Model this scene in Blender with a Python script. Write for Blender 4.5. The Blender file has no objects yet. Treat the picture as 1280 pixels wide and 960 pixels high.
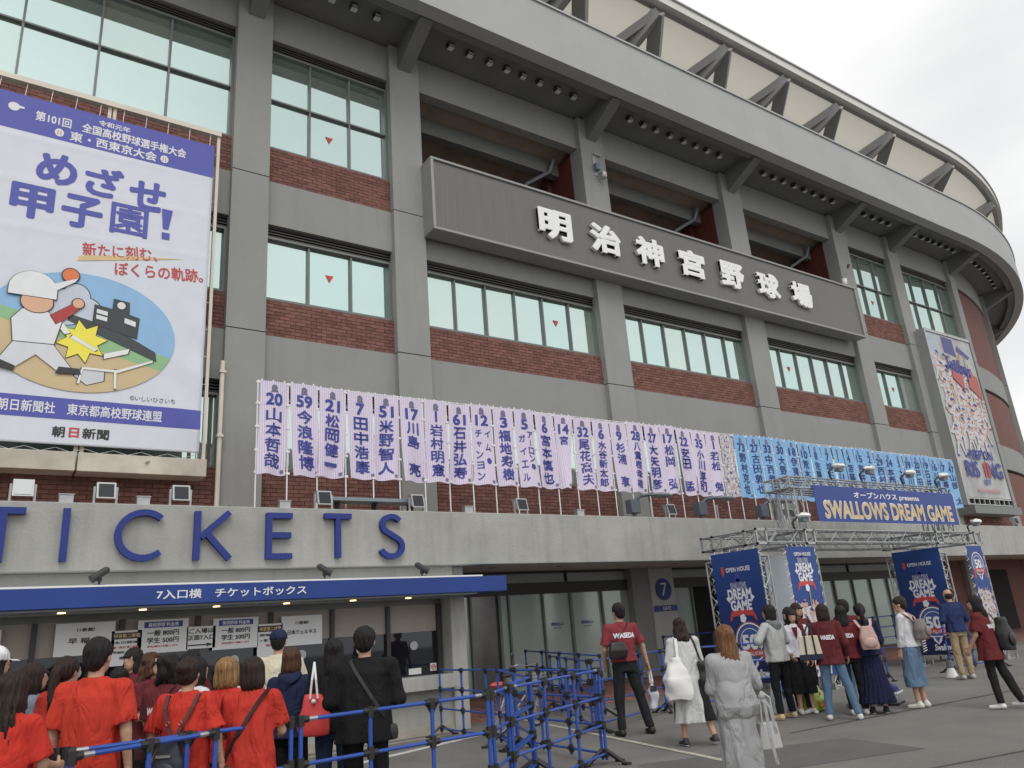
import bpy, math, random
import numpy as np
from mathutils import Vector, Matrix
random.seed(7); rng=np.random.default_rng(7)
D=bpy.data; SC=bpy.context.scene; COL=SC.collection
sin,cos,pi=math.sin,math.cos,math.pi
# ---------------------------------------------------------------- camera
cd=D.cameras.new('camera'); cam=D.objects.new('camera',cd); COL.objects.link(cam)
RX=Vector((0.82745606,-0.55661289,-0.07415226)); RY=Vector((-0.11301114,-0.29442363,0.94896955)); RZ=Vector((0.55004086,0.77685057,0.30652608))
RY.normalize(); RX=(RX-RX.dot(RY)*RY).normalized(); BK=RX.cross(RY)
cam.matrix_world=Matrix(((RX.x,RY.x,BK.x,0),(RX.y,RY.y,BK.y,0),(RX.z,RY.z,BK.z,1.52),(0,0,0,1)))
cd.sensor_width=36; cd.lens=27.186; cd.clip_start=.05; cd.clip_end=2000
SC.camera=cam
# ---------------------------------------------------------------- world: overcast sky
w=D.worlds.new('World'); SC.world=w; w.use_nodes=True; nt=w.node_tree; nt.nodes.clear()
N=nt.nodes.new; Lk=nt.links.new
out=N('ShaderNodeOutputWorld'); bg=N('ShaderNodeBackground'); Lk(bg.outputs[0],out.inputs[0])
sky=N('ShaderNodeTexSky'); sky.sky_type='NISHITA'; sky.sun_disc=False; sky.sun_elevation=math.radians(52); sky.sun_rotation=math.radians(200); sky.air_density=1.0; sky.dust_density=3.0
hs=N('ShaderNodeHueSaturation'); hs.inputs['Saturation'].default_value=.10; Lk(sky.outputs[0],hs.inputs['Color'])
tc=N('ShaderNodeTexCoord'); mp=N('ShaderNodeMapping'); mp.inputs['Scale'].default_value=(1,1,2.2); Lk(tc.outputs['Generated'],mp.inputs[0])
nz=N('ShaderNodeTexNoise'); nz.inputs['Scale'].default_value=1.3; nz.inputs['Detail'].default_value=5; nz.inputs['Roughness'].default_value=.5; Lk(mp.outputs[0],nz.inputs['Vector'])
cr=N('ShaderNodeValToRGB'); cr.color_ramp.elements[0].position=.33; cr.color_ramp.elements[0].color=(5.3,5.33,5.4,1); cr.color_ramp.elements[1].position=.66; cr.color_ramp.elements[1].color=(8.2,8.15,8.0,1); Lk(nz.outputs[0],cr.inputs[0])
mx=N('ShaderNodeMix'); mx.data_type='RGBA'; mx.inputs[0].default_value=.86; Lk(hs.outputs[0],mx.inputs[6]); Lk(cr.outputs[0],mx.inputs[7]); Lk(mx.outputs[2],bg.inputs[0])
bg.inputs[1].default_value=.12
# ---------------------------------------------------------------- sun (overcast: weak and very soft)
sl=D.lights.new('sun','SUN'); sl.energy=.7; sl.angle=math.radians(25); sl.color=(1,.97,.93)
so=D.objects.new('sun',sl); COL.objects.link(so); so.location=(0,-30,60)
e,a=math.radians(52),math.radians(200)
so.rotation_euler=Vector((sin(a)*cos(e),cos(a)*cos(e),sin(e))).to_track_quat('Z','Y').to_euler()
SC.view_settings.view_transform='Standard'; SC.view_settings.look='None'; SC.view_settings.exposure=0.46; SC.view_settings.gamma=1
SC.render.engine='CYCLES'

# ---------------------------------------------------------------- materials
def lin(c):
    return tuple(((v/255)/12.92 if v/255<=.04045 else ((v/255+.055)/1.055)**2.4) for v in c)
MATS={}
def mat(name,col,rough=.7,metal=0,var=0.,vscale=3.,bump=0.,bscale=60.,stretch=(1,1,1),emit=0,coat=0,island=0,streak=0,spec=.5,alpha=1,dirt=0):
    if name in MATS: return MATS[name]
    m=D.materials.new(name); m.use_nodes=True; n=m.node_tree; b=n.nodes['Principled BSDF']; N=n.nodes.new; L=n.links.new
    c=(*col,1); b.inputs['Base Color'].default_value=c; b.inputs['Roughness'].default_value=rough; b.inputs['Metallic'].default_value=metal
    b.inputs['Specular IOR Level'].default_value=spec
    if coat: b.inputs['Coat Weight'].default_value=coat
    if alpha<1: b.inputs['Alpha'].default_value=alpha
    if emit: b.inputs['Emission Color'].default_value=c; b.inputs['Emission Strength'].default_value=emit
    tc=N('ShaderNodeTexCoord'); mp=N('ShaderNodeMapping'); mp.inputs['Scale'].default_value=stretch; L(tc.outputs['Object'],mp.inputs[0])
    cur=None
    def mul(fac_sock,lo,hi):
        nonlocal cur
        r=N('ShaderNodeMapRange'); r.inputs['To Min'].default_value=lo; r.inputs['To Max'].default_value=hi; L(fac_sock,r.inputs[0])
        mm=N('ShaderNodeMix'); mm.data_type='RGBA'; mm.blend_type='MULTIPLY'; mm.inputs[0].default_value=1
        if cur is None: mm.inputs[6].default_value=c
        else: L(cur,mm.inputs[6])
        L(r.outputs[0],mm.inputs[7]); cur=mm.outputs[2]; return r
    if var:
        t=N('ShaderNodeTexNoise'); t.inputs['Scale'].default_value=vscale; t.inputs['Detail'].default_value=6; t.inputs['Roughness'].default_value=.6; L(mp.outputs[0],t.inputs['Vector'])
        r=mul(t.outputs[0],1-var,1+var); r.inputs['From Min'].default_value=.3; r.inputs['From Max'].default_value=.7; r.clamp=False
    if streak:
        m2=N('ShaderNodeMapping'); m2.inputs['Scale'].default_value=(5,5,.35); L(tc.outputs['Object'],m2.inputs[0])
        t=N('ShaderNodeTexNoise'); t.inputs['Scale'].default_value=1; t.inputs['Detail'].default_value=4; L(m2.outputs[0],t.inputs['Vector'])
        r=mul(t.outputs[0],1,1-streak); r.inputs['From Min'].default_value=.5; r.inputs['From Max'].default_value=.75
    if island:
        g=N('ShaderNodeNewGeometry'); oi=N('ShaderNodeObjectInfo'); ad=N('ShaderNodeMath'); ad.operation='ADD'; L(g.outputs['Random Per Island'],ad.inputs[0]); L(oi.outputs['Random'],ad.inputs[1])
        fr=N('ShaderNodeMath'); fr.operation='FRACT'; L(ad.outputs[0],fr.inputs[0]); mul(fr.outputs[0],1-island,1+island)
    if cur is not None: L(cur,b.inputs['Base Color'])
    if bump:
        t=N('ShaderNodeTexNoise'); t.inputs['Scale'].default_value=bscale; t.inputs['Detail'].default_value=4; L(mp.outputs[0],t.inputs['Vector'])
        bp=N('ShaderNodeBump'); bp.inputs['Strength'].default_value=min(1,bump); bp.inputs['Distance'].default_value=.02; L(t.outputs[0],bp.inputs['Height']); L(bp.outputs[0],b.inputs['Normal'])
    MATS[name]=m; return m
M={}
M['concrete']=mat('concrete',(.275,.28,.27),.85,var=.05,vscale=.7,bump=.2,bscale=35,streak=.06)
M['pillar']=mat('pillar_concrete',(.285,.29,.28),.85,var=.05,vscale=.8,bump=.2,bscale=35,streak=.05)
M['parapet']=mat('parapet_concrete',(.37,.37,.345),.88,var=.13,vscale=1.3,bump=.35,bscale=30,streak=.16)
M['booth']=mat('booth_concrete',(.37,.37,.35),.88,var=.10,vscale=1.6,bump=.3,bscale=30,streak=.2)
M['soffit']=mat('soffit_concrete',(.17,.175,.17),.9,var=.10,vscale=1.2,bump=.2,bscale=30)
M['fascia']=mat('fascia_concrete',(.39,.40,.40),.8,var=.05,vscale=.5,bump=.2,bscale=25,streak=.04)
M['rim']=mat('roof_rim_paint',(.62,.61,.58),.6,var=.05)
M['brick']=mat('brick',(.185,.083,.068),.85,var=.15,vscale=9,bump=.4,bscale=80,island=.24)
M['mortar']=mat('mortar',(.12,.078,.068),.95,var=.1,vscale=6)
M['brickfar']=mat('brick_dark_panel',(.17,.075,.065),.85,var=.3,vscale=14,stretch=(1,1,3))
M['frame']=mat('dark_frame',(.17,.185,.175),.45,metal=.3)
M['louver']=mat('louvre_metal',(.05,.045,.045),.5,metal=.2)
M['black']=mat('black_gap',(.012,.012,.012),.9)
M['inner']=mat('interior_slab',(.30,.24,.20),.9,var=.2,vscale=1.5)
M['redsteel']=mat('red_steel',(.11,.028,.022),.6,var=.2,vscale=3)
M['signgrey']=mat('sign_panel',(.155,.15,.145),.5,metal=.35,var=.10,vscale=2,stretch=(14,1,.25))
M['signrim']=mat('sign_rim',(.30,.30,.29),.5,metal=.3)
M['white']=mat('white_paint',(.82,.83,.82),.45)
M['offwhite']=mat('cream_paint',(.66,.61,.52),.5,var=.08,vscale=2)
M['cream']=mat('cream_metal',(.48,.44,.37),.4,metal=.3,var=.25,vscale=1.4)
M['blue']=mat('canopy_blue',(.008,.042,.23),.45,var=.12,vscale=1.2)
M['lblue']=mat('letter_blue',(.010,.028,.21),.5)
M['steel']=mat('galvanised_steel',(.42,.43,.43),.42,metal=.75,var=.15,vscale=8)
M['alum']=mat('aluminium',(.40,.41,.41),.42,metal=.6)
M['dark']=mat('dark_plastic',(.02,.021,.024),.5)
M['grey']=mat('grey_plastic',(.17,.19,.20),.5)
M['membrane']=mat('beige_membrane',(.58,.555,.50),.6,var=.05,vscale=1)
_nt=M['membrane'].node_tree; _b=_nt.nodes['Principled BSDF']; _t=_nt.nodes.new('ShaderNodeBsdfTranslucent'); _t.inputs[0].default_value=(.60,.575,.51,1); _m=_nt.nodes.new('ShaderNodeMixShader'); _m.inputs[0].default_value=.62; _nt.links.new(_b.outputs[0],_m.inputs[1]); _nt.links.new(_t.outputs[0],_m.inputs[2]); _nt.links.new(_m.outputs[0],[n for n in _nt.nodes if n.type=='OUTPUT_MATERIAL'][0].inputs[0])
M['trusssteel']=mat('painted_truss_steel',(.30,.30,.295),.5,metal=.2)
M['ink']=mat('print_navy',(.045,.06,.30),.6)
M['inkblue']=mat('print_blue',(.09,.10,.40),.6)
M['inkwhite']=mat('print_white',(.75,.76,.78),.6)
M['inkred']=mat('print_red',(.52,.07,.06),.6)
M['inkblack']=mat('print_black',(.03,.03,.03),.6)
M['inkgold']=mat('print_gold',(.66,.50,.26),.6,var=.1)
M['sheet']=mat('poster_sheet',(.66,.69,.76),.55,bump=.5,bscale=1.1,var=.03)
def glassmat(name,tint,dark,f=.72,rough=.02):
    m=D.materials.new(name); m.use_nodes=True; n=m.node_tree; n.nodes.clear(); N=n.nodes.new; L=n.links.new
    o=N('ShaderNodeOutputMaterial'); g=N('ShaderNodeBsdfGlossy'); g.inputs['Color'].default_value=(*tint,1); g.inputs['Roughness'].default_value=rough
    d=N('ShaderNodeBsdfDiffuse'); d.inputs['Color'].default_value=(*dark,1); mx=N('ShaderNodeMixShader'); mx.inputs[0].default_value=f
    tc=N('ShaderNodeTexCoord'); t=N('ShaderNodeTexNoise'); t.inputs['Scale'].default_value=.5; L(tc.outputs['Object'],t.inputs['Vector'])
    b=N('ShaderNodeBump'); b.inputs['Strength'].default_value=.06; b.inputs['Distance'].default_value=.02; L(t.outputs[0],b.inputs['Height']); L(b.outputs[0],g.inputs['Normal'])
    L(d.outputs[0],mx.inputs[1]); L(g.outputs[0],mx.inputs[2]); L(mx.outputs[0],o.inputs[0]); MATS[name]=m; return m
M['glass']=glassmat('reflective_glass',(.63,.79,.765),(.26,.30,.26),.72)
M['glass2']=glassmat('reflective_glass_paler',(.66,.81,.78),(.32,.35,.29),.66)
M['glass3']=glassmat('reflective_glass_deeper',(.58,.76,.735),(.22,.27,.24),.76)
M['doorglass']=glassmat('frosted_door_glass',(.6,.68,.64),(.46,.53,.49),.18,.12)
M['darkglass']=glassmat('dark_glass',(.5,.52,.55),(.012,.014,.018),.10,.03)
M['blind']=mat('window_blind',(.36,.32,.29),.7,var=.08,vscale=2)

# ---------------------------------------------------------------- mesh helpers
def tag(o,label=None,cat=None,group=None,kind=None):
    if label: o['label']=label
    if cat: o['category']=cat
    if group: o['group']=group
    if kind: o['kind']=kind
    return o
def empty(name,loc=(0,0,0),rz=0,label=None,cat=None,group=None,parent=None):
    o=D.objects.new(name,None); COL.objects.link(o); o.location=loc; o.rotation_euler=(0,0,rz); o.empty_display_size=.2
    if parent: o.parent=parent
    return tag(o,label,cat,group)
CX,CY,RW=34.0,39.2,24.05; WY=15.15
def PW(s,o,z):
    "point on the stadium front: s along the wall, o outwards from it, z up"
    if s<=CX: return (s,WY-o,z)
    a=(s-CX)/RW; R=RW+o
    return (CX+R*sin(a),CY-R*cos(a),z)
class MB:
    def __init__(s): s.v=[];s.f=[];s.m=[]
    def add(s,vs,fs,mi=0):
        b=len(s.v); s.v+=[tuple(v) for v in vs]; s.f+=[tuple(b+i for i in f) for f in fs]; s.m+=[mi]*len(fs); return s
    def box(s,x0,x1,y0,y1,z0,z1,mi=0):
        return s.add([(x0,y0,z0),(x1,y0,z0),(x1,y1,z0),(x0,y1,z0),(x0,y0,z1),(x1,y0,z1),(x1,y1,z1),(x0,y1,z1)],[(0,3,2,1),(4,5,6,7),(0,1,5,4),(1,2,6,5),(2,3,7,6),(3,0,4,7)],mi)
    def pbox(s,s0,s1,o0,o1,z0,z1,mi=0,step=1.0):
        "box following the wall; o0<o1 (o1 is the front)"
        ks=[s0]
        if s1>CX:
            a=max(s0,CX)
            if a>s0: ks.append(a)
            n=max(1,int(math.ceil((s1-a)/step)))
            ks+= [a+(s1-a)*(i+1)/n for i in range(n)]
        else: ks.append(s1)
        vs=[]
        for k in ks: vs+=[PW(k,o1,z0),PW(k,o0,z0),PW(k,o0,z1),PW(k,o1,z1)]
        fs=[(0,3,2,1)]
        for i in range(len(ks)-1):
            a=4*i;b=a+4
            for p,q in ((0,1),(1,2),(2,3),(3,0)): fs.append((a+p,a+q,b+q,b+p))
        e=4*(len(ks)-1); fs.append((e,e+1,e+2,e+3))
        return s.add(vs,fs,mi)
    def beam(s,p,q,w,h,up=(0,0,1),mi=0):
        p,q=Vector(p),Vector(q); d=(q-p).normalized(); u=Vector(up)
        if abs(d.dot(u))>.98: u=Vector((0,1,0))
        a=d.cross(u).normalized(); b=a.cross(d).normalized(); vs=[]
        for c in (p,q):
            for i,j in ((-1,-1),(1,-1),(1,1),(-1,1)): vs.append(c+a*i*w/2+b*j*h/2)
        return s.add(vs,[(0,1,2,3),(7,6,5,4),(0,4,5,1),(1,5,6,2),(2,6,7,3),(3,7,4,0)],mi)
    def tube(s,p,q,r,r2=None,n=8,mi=0,cap=True):
        r2=r if r2 is None else r2; p,q=Vector(p),Vector(q); d=(q-p)
        if d.length<1e-6: return s
        d.normalize(); u=Vector((0,0,1)) if abs(d.z)<.9 else Vector((1,0,0)); a=d.cross(u).normalized(); b=d.cross(a)
        vs=[c+(a*cos(2*pi*i/n)+b*sin(2*pi*i/n))*rr for c,rr in ((p,r),(q,r2)) for i in range(n)]
        fs=[(i,(i+1)%n,n+(i+1)%n,n+i) for i in range(n)]
        if cap: fs+=[tuple(range(n-1,-1,-1)),tuple(range(n,2*n))]
        return s.add(vs,fs,mi)
    def path(s,pts,r,n=6,mi=0):
        for a,b in zip(pts[:-1],pts[1:]): s.tube(a,b,r,n=n,mi=mi)
        return s
    def ribbon(s,pts,wv,t,mi=0):
        "flat strap through pts; wv is the half width vector"
        for a,b in zip(pts[:-1],pts[1:]):
            d=(Vector(b)-Vector(a)); nn=d.cross(Vector(wv)).normalized()*t/2; W=Vector(wv)
            vs=[Vector(c)+i*W+j*nn for c in (a,b) for i,j in ((-1,-1),(1,-1),(1,1),(-1,1))]
            s.add(vs,[(0,1,2,3),(7,6,5,4),(0,4,5,1),(1,5,6,2),(2,6,7,3),(3,7,4,0)],mi)
        return s
    def sphere(s,c,r,n=10,mi=0,rz=None):
        m=n//2+1; rz=rz or r; vs=[];fs=[]
        if not hasattr(r,'__len__'): r=(r,r,rz)
        for i in range(m+1):
            t=pi*i/m
            for j in range(n): vs.append((c[0]+r[0]*sin(t)*cos(2*pi*j/n),c[1]+r[1]*sin(t)*sin(2*pi*j/n),c[2]+r[2]*cos(t)))
        for i in range(m):
            for j in range(n): fs.append((i*n+j,(i+1)*n+j,(i+1)*n+(j+1)%n,i*n+(j+1)%n))
        return s.add(vs,fs,mi)
    def torus(s,c,ax,R,r,n=24,k=6,mi=0):
        ax=Vector(ax).normalized(); u=ax.orthogonal().normalized(); v=ax.cross(u); vs=[];fs=[]
        for i in range(n):
            t=2*pi*i/n; rad=u*cos(t)+v*sin(t)
            for j in range(k):
                p=2*pi*j/k; vs.append(Vector(c)+rad*(R+r*cos(p))+ax*r*sin(p))
        for i in range(n):
            for j in range(k): fs.append((i*k+j,((i+1)%n)*k+j,((i+1)%n)*k+(j+1)%k,i*k+(j+1)%k))
        return s.add(vs,fs,mi)
    def prism(s,pts,y0,y1,mi=0):
        "outline in x,z extruded from y0 (front) to y1"
        n=len(pts); vs=[(x,y0,z) for x,z in pts]+[(x,y1,z) for x,z in pts]
        ar=sum(pts[i][0]*pts[(i+1)%n][1]-pts[(i+1)%n][0]*pts[i][1] for i in range(n))
        fs=[tuple(range(n)),tuple(range(2*n-1,n-1,-1))]+[(i,n+i,n+(i+1)%n,(i+1)%n) for i in range(n)]
        if ar<0: fs=[f[::-1] for f in fs]
        return s.add(vs,fs,mi)
    def build(s,name,mats,parent=None,off=None,smooth=None,bevel=0,rz=None,loc=None):
        me=D.meshes.new(name)
        vs=s.v
        if off is not None: vs=[(a-off[0],b-off[1],c-off[2]) for a,b,c in vs]
        me.from_pydata(vs,[],s.f)
        if not isinstance(mats,(list,tuple)): mats=[mats]
        for m in mats: me.materials.append(m)
        if any(s.m): me.polygons.foreach_set('material_index',s.m)
        if smooth is not None:
            me.polygons.foreach_set('use_smooth',[True]*len(me.polygons)); me.set_sharp_from_angle(angle=smooth)
        me.update(); o=D.objects.new(name,me); COL.objects.link(o)
        if parent: o.parent=parent
        if loc is not None: o.location=loc
        if rz: o.rotation_euler=(0,0,rz)
        if bevel:
            b=o.modifiers.new('edge','BEVEL'); b.width=bevel; b.segments=2; b.limit_method='ANGLE'
        return o
def dup(o,loc,rz=None,label=None,group=None):
    r=o.copy(); COL.objects.link(r); r.location=loc
    if rz is not None: r.rotation_euler=(0,0,rz)
    if label: r['label']=label
    if group: r['group']=group
    for c in list(o.children):
        d=c.copy(); COL.objects.link(d); d.parent=r
        for g in list(c.children):
            k=g.copy(); COL.objects.link(k); k.parent=d
    return r
# ---- lettering
_TC={}
def glyphs(txt,off=0.,ext=0.,bev=0.,shear=0.,res=3):
    key=(txt,off,ext,bev,shear)
    if key in _TC: return _TC[key]
    c=D.curves.new('t','FONT'); c.body=txt; c.offset=off; c.extrude=ext; c.bevel_depth=bev; c.shear=shear; c.resolution_u=res; c.bevel_resolution=1
    o=D.objects.new('t',c); m=o.to_mesh()
    n=len(m.vertices); v=np.zeros(n*3,dtype=np.float32); m.vertices.foreach_get('co',v); v=v.reshape(-1,3)
    f=[tuple(p.vertices) for p in m.polygons]
    o.to_mesh_clear(); D.objects.remove(o); D.curves.remove(c)
    if n==0: v=np.zeros((1,3),dtype=np.float32); f=[]
    _TC[key]=(v,f); return v,f
def text(mb,txt,cx,cz,y,w=None,h=None,off=.02,ext=0,bev=0,shear=0,rot=0,mi=0,fn=None,xdir=1):
    "text centred at cx,cz in the x-z plane, facing -y, fitted to width w and/or height h"
    v,f=glyphs(txt,0 if off>=.02 else off,ext,bev,shear)
    if not f: return mb
    lo=v.min(0);hi=v.max(0); W=hi[0]-lo[0];H=hi[1]-lo[1]
    sx=(w/W) if w else None; sz=(h/H) if h else None
    if sx is None: sx=sz
    if sz is None: sz=sx
    X=(v[:,0]-(lo[0]+hi[0])/2)*sx; Z=(v[:,1]-(lo[1]+hi[1])/2)*sz
    cr_,sr_=cos(rot),sin(rot); X,Z=X*cr_-Z*sr_,X*sr_+Z*cr_
    Y=y-v[:,2]
    # heavier strokes: the outline is repeated, slightly shifted
    n=9 if (ext or sz>.4) else (5 if off>=.02 else 1); r=off*1.0
    for q in range(n if off>=.02 else 1):
        a_=2*pi*(q+.5)/(n-1) if q else 0; dx,dz=(r*cos(a_)*sx,r*sin(a_)*sz) if q else (0,0); dy=-.00035*q if not ext else -.0012*q
        vs=[(cx+a*xdir+dx,b+dy,cz+c+dz) for a,b,c in zip(X.tolist(),Y.tolist(),Z.tolist())]
        if fn: vs=[fn(*p) for p in vs]
        mb.add(vs,f,mi)
    return mb
def vtext(mb,chars,cx,ztop,zbot,y,wch,off=.03,mi=0,fn=None):
    n=len(chars); st=(ztop-zbot)/n
    for i,ch in enumerate(chars):
        if ch==' ' or ch=='　': continue
        hh=min(st*.9,wch*1.05); small=ch in 'ャュョッー・'
        if ch in 'ー一':
            text(mb,'一' if ch=='一' else 'l',cx,ztop-st*(i+.5),y,w=wch*(.85 if ch=='一' else .12),h=hh*(.16 if ch=='一' else .9),off=0 if ch=='ー' else off,mi=mi,fn=fn)
        else: text(mb,ch,cx,ztop-st*(i+.5),y,w=wch*(.7 if small else 1),h=hh*(.7 if small else .96),off=off,mi=mi,fn=fn)
def ellpts(cx,cz,rx,rz,n=32,a0=0,a1=2*pi):
    return [(cx+rx*cos(a0+(a1-a0)*i/n),cz+rz*sin(a0+(a1-a0)*i/n)) for i in range(n)]
def flat(mb,pts,y,mi=0,fn=None):
    vs=[(x,y,z) for x,z in pts]
    n=len(pts); ar=sum(pts[i][0]*pts[(i+1)%n][1]-pts[(i+1)%n][0]*pts[i][1] for i in range(n))
    f=tuple(range(n)) if ar>0 else tuple(range(n-1,-1,-1))
    if fn: vs=[fn(*p) for p in vs]
    return mb.add(vs,[f],mi)
def stroke(pts,wd):
    "offset polyline into an outline of width wd (mitred)"
    L=[];R=[]; n=len(pts)
    for i,p in enumerate(pts):
        p=Vector(p); 
        d1=(p-Vector(pts[i-1])).normalized() if i>0 else None
        d2=(Vector(pts[i+1])-p).normalized() if i<n-1 else None
        d=(d1+d2).normalized() if d1 and d2 else (d1 or d2)
        nn=Vector((-d.y,d.x)); k=1/max(.5,(nn.dot(Vector((-d1.y,d1.x))))) if d1 and d2 else 1
        L.append(tuple(p+nn*wd/2*k)); R.append(tuple(p-nn*wd/2*k))
    return L,R
def stroke_solid(mb,pts,wd,y0,y1,mi=0):
    L,R=stroke(pts,wd); n=len(L)
    vs=[(a,y0,b) for a,b in L]+[(a,y0,b) for a,b in R]+[(a,y1,b) for a,b in L]+[(a,y1,b) for a,b in R]; fs=[]
    for i in range(n-1):
        fs+=[(i,n+i,n+i+1,i+1),(2*n+i,2*n+i+1,3*n+i+1,3*n+i),(i,i+1,2*n+i+1,2*n+i),(n+i,3*n+i,3*n+i+1,n+i+1)]
    fs+=[(0,2*n,3*n,n),(n-1,2*n-1,4*n-1,3*n-1)]
    return mb.add(vs,fs,mi)
# ================================================================= ground
g=MB(); g.add([(-150,-150,0),(250,-150,0),(250,250,0),(-150,250,0)],[(0,1,2,3)])
asph=mat('asphalt',(.178,.170,.158),.9,var=.17,vscale=.8,bump=.5,bscale=240)
nt=asph.node_tree; b=nt.nodes['Principled BSDF']; N=nt.nodes.new; L=nt.links.new
tcn=[n for n in nt.nodes if n.type=='TEX_COORD'][0]
nz=N('ShaderNodeTexNoise'); nz.inputs['Scale'].default_value=90; nz.inputs['Detail'].default_value=2; L(tcn.outputs['Object'],nz.inputs['Vector'])
mr=N('ShaderNodeMapRange'); mr.inputs['From Min'].default_value=.3; mr.inputs['From Max'].default_value=.7; mr.inputs['To Min'].default_value=.62; mr.inputs['To Max'].default_value=1.38; L(nz.outputs[0],mr.inputs[0])
mm=N('ShaderNodeMix'); mm.data_type='RGBA'; mm.blend_type='MULTIPLY'; mm.inputs[0].default_value=1; src=b.inputs['Base Color'].links[0].from_socket; L(src,mm.inputs[6]); L(mr.outputs[0],mm.inputs[7]); L(mm.outputs[2],b.inputs['Base Color'])
tag(g.build('ground',asph),kind='structure')
def strip(name,p,q,w,z,m):
    p,q=Vector((*p,z)),Vector((*q,z)); d=(q-p).normalized(); n_=Vector((-d.y,d.x,0))*w/2
    k=24; vs=[]
    for i in range(k+1):
        c=p.lerp(q,i/k); j=random.uniform(-.012,.012); vs+=[c-n_*(1+j*4),c+n_*(1-j*4)]
    mb=MB(); mb.add(vs,[(2*i,2*i+2,2*i+3,2*i+1) for i in range(k)])
    return tag(mb.build(name,m),kind='structure')
linew=mat('road_paint',(.55,.55,.52),.8,var=.25,vscale=14,bump=.3,bscale=120)
liney=mat('worn_line_paint',(.42,.40,.33),.8,var=.3,vscale=12,bump=.3,bscale=120)
strip('painted_line',(4.4,10.75),(7.55,11.85),.16,.004,linew)
strip('painted_line',(8.75,12.95),(7.1,6.3),.09,.0065,liney)
strip('painted_line',(-4,11.9),(7.3,12.35),.10,.004,liney)
seam=mat('asphalt_seam',(.07,.068,.064),.9,var=.2)
strip('asphalt_seam',(9.2,7.25),(12.2,7.05),.05,.004,seam); strip('asphalt_seam',(12.2,7.05),(24,6.3),.06,.0041,seam)
strip('asphalt_seam',(6.4,4.9),(9.6,4.2),.04,.004,seam)
patch=mat('asphalt_patch',(.115,.112,.107),.9,var=.12,vscale=2,bump=.4,bscale=200)
pm=MB(); pm.add([(5.9,6.1,.003),(8.8,5.2,.003),(9.1,6.4,.003),(6.5,7.3,.003)],[(0,1,2,3)]); tag(pm.build('asphalt_patch',patch),kind='structure')
pav=mat('red_paving',(.23,.115,.09),.88,var=.18,vscale=5,bump=.4,bscale=60)
g=MB(); g.add([(7.55,13.35,.006),(60,13.35,.006),(60,15.1,.27),(7.55,15.1,.27),(7.55,15.1,0),(60,15.1,0)],[(0,1,2,3),(0,3,4)])
tag(g.build('red_paved_ramp',pav),kind='structure')
# pavers of the near part of the ramp, one by one
pv=MB(); pv.box(-.14,.14,-.07,.07,-.01,.012)
me_p=None; paver_mat=mat('red_paver',(.24,.12,.095),.88,var=.12,vscale=8,bump=.3,island=.22)
sl_=math.atan2(.264,1.75); ramp=[o for o in D.objects if o.name.startswith('red_paved_ramp')][0]; k=0
for r in range(8):
    for c in range(24):
        x=8.0+c*.3+(r%2)*.15; t=.06+r*.22
        if me_p is None:
            o=pv.build('paver',paver_mat); me_p=o.data
        else:
            o=D.objects.new('paver',me_p); COL.objects.link(o)
        o.parent=ramp; o.location=(x,13.35+t*cos(sl_)+.03,.006+t*sin(sl_)+.004); o.rotation_euler=(sl_,0,random.uniform(-.01,.01)); o.scale=(1,1.4,1)
# ================================================================= stadium
SO=(16,WY,0)
ST=empty('stadium',SO,label='grey concrete baseball stadium front with brick bands and curved overhanging roof edge',cat='stadium')
def sb(mb,name,m,parent=None,**k):
    if parent is None: return mb.build(name,m,ST,off=SO,**k)
    return mb.build(name,m,parent,off=SO,**k)
Zs={1:16.52,2:15.45,3:12.45,4:11.55,5:10.47,6:8.68,7:7.84,8:6.76,9:4.97,10:3.2}
# pillars: (s0,s1)
PIL=[(-2.55,-1.75),(3.67,4.47),(7.5,8.35),(13.84,14.79),(20.26,21.25),(26.69,27.6),(30.62,31.4),(35.8,36.4),(42.2,43.0),(48.6,49.4),(55,55.8)]
for s0,s1 in PIL:
    mb=MB(); zz=[0,Zs[8]-2.9,Zs[7],Zs[4],16.5]
    for a,b in zip(zz[:-1],zz[1:]): mb.pbox(s0,s1,-.35,.16,a+.012,b-.012,0,.4)
    mb.pbox(s0+.01,s1-.01,-.34,.13,0,16.49,1,.4)
    sb(mb,'pillar',[M['pillar'],M['black']])
BAYS=[(-1.75,3.67,'w'),(4.47,7.5,'w'),(8.35,13.84,'o'),(14.79,20.26,'o'),(21.25,26.69,'o'),(27.6,30.62,'w'),(31.4,35.8,'w'),(36.4,42.2,'b'),(43.0,48.6,'b'),(49.4,55,'b'),(-9,-2.55,'w')]
brick_list=[]
def brickband(s0,s1,z0,z1,flat_=False):
    mb=MB(); mb.pbox(s0,s1,-.3,-.035,z0,z1,0)
    sb(mb,'brick_backing',M['mortar'])
    ph=.0815; n=int((z1-z0)/ph)+1
    for r in range(n):
        za=z0+r*ph+.006; zb=min(z0+(r+1)*ph-.004,z1-.002)
        if zb-za<.02: continue
        s=s0+.004-(0.115 if r%2 else 0)
        while s<s1-.01:
            a=max(s,s0+.004); b=min(s+.222,s1-.004)
            if b-a>.03: brick_list.append((a,b,za,zb))
            s+=.232
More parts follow.
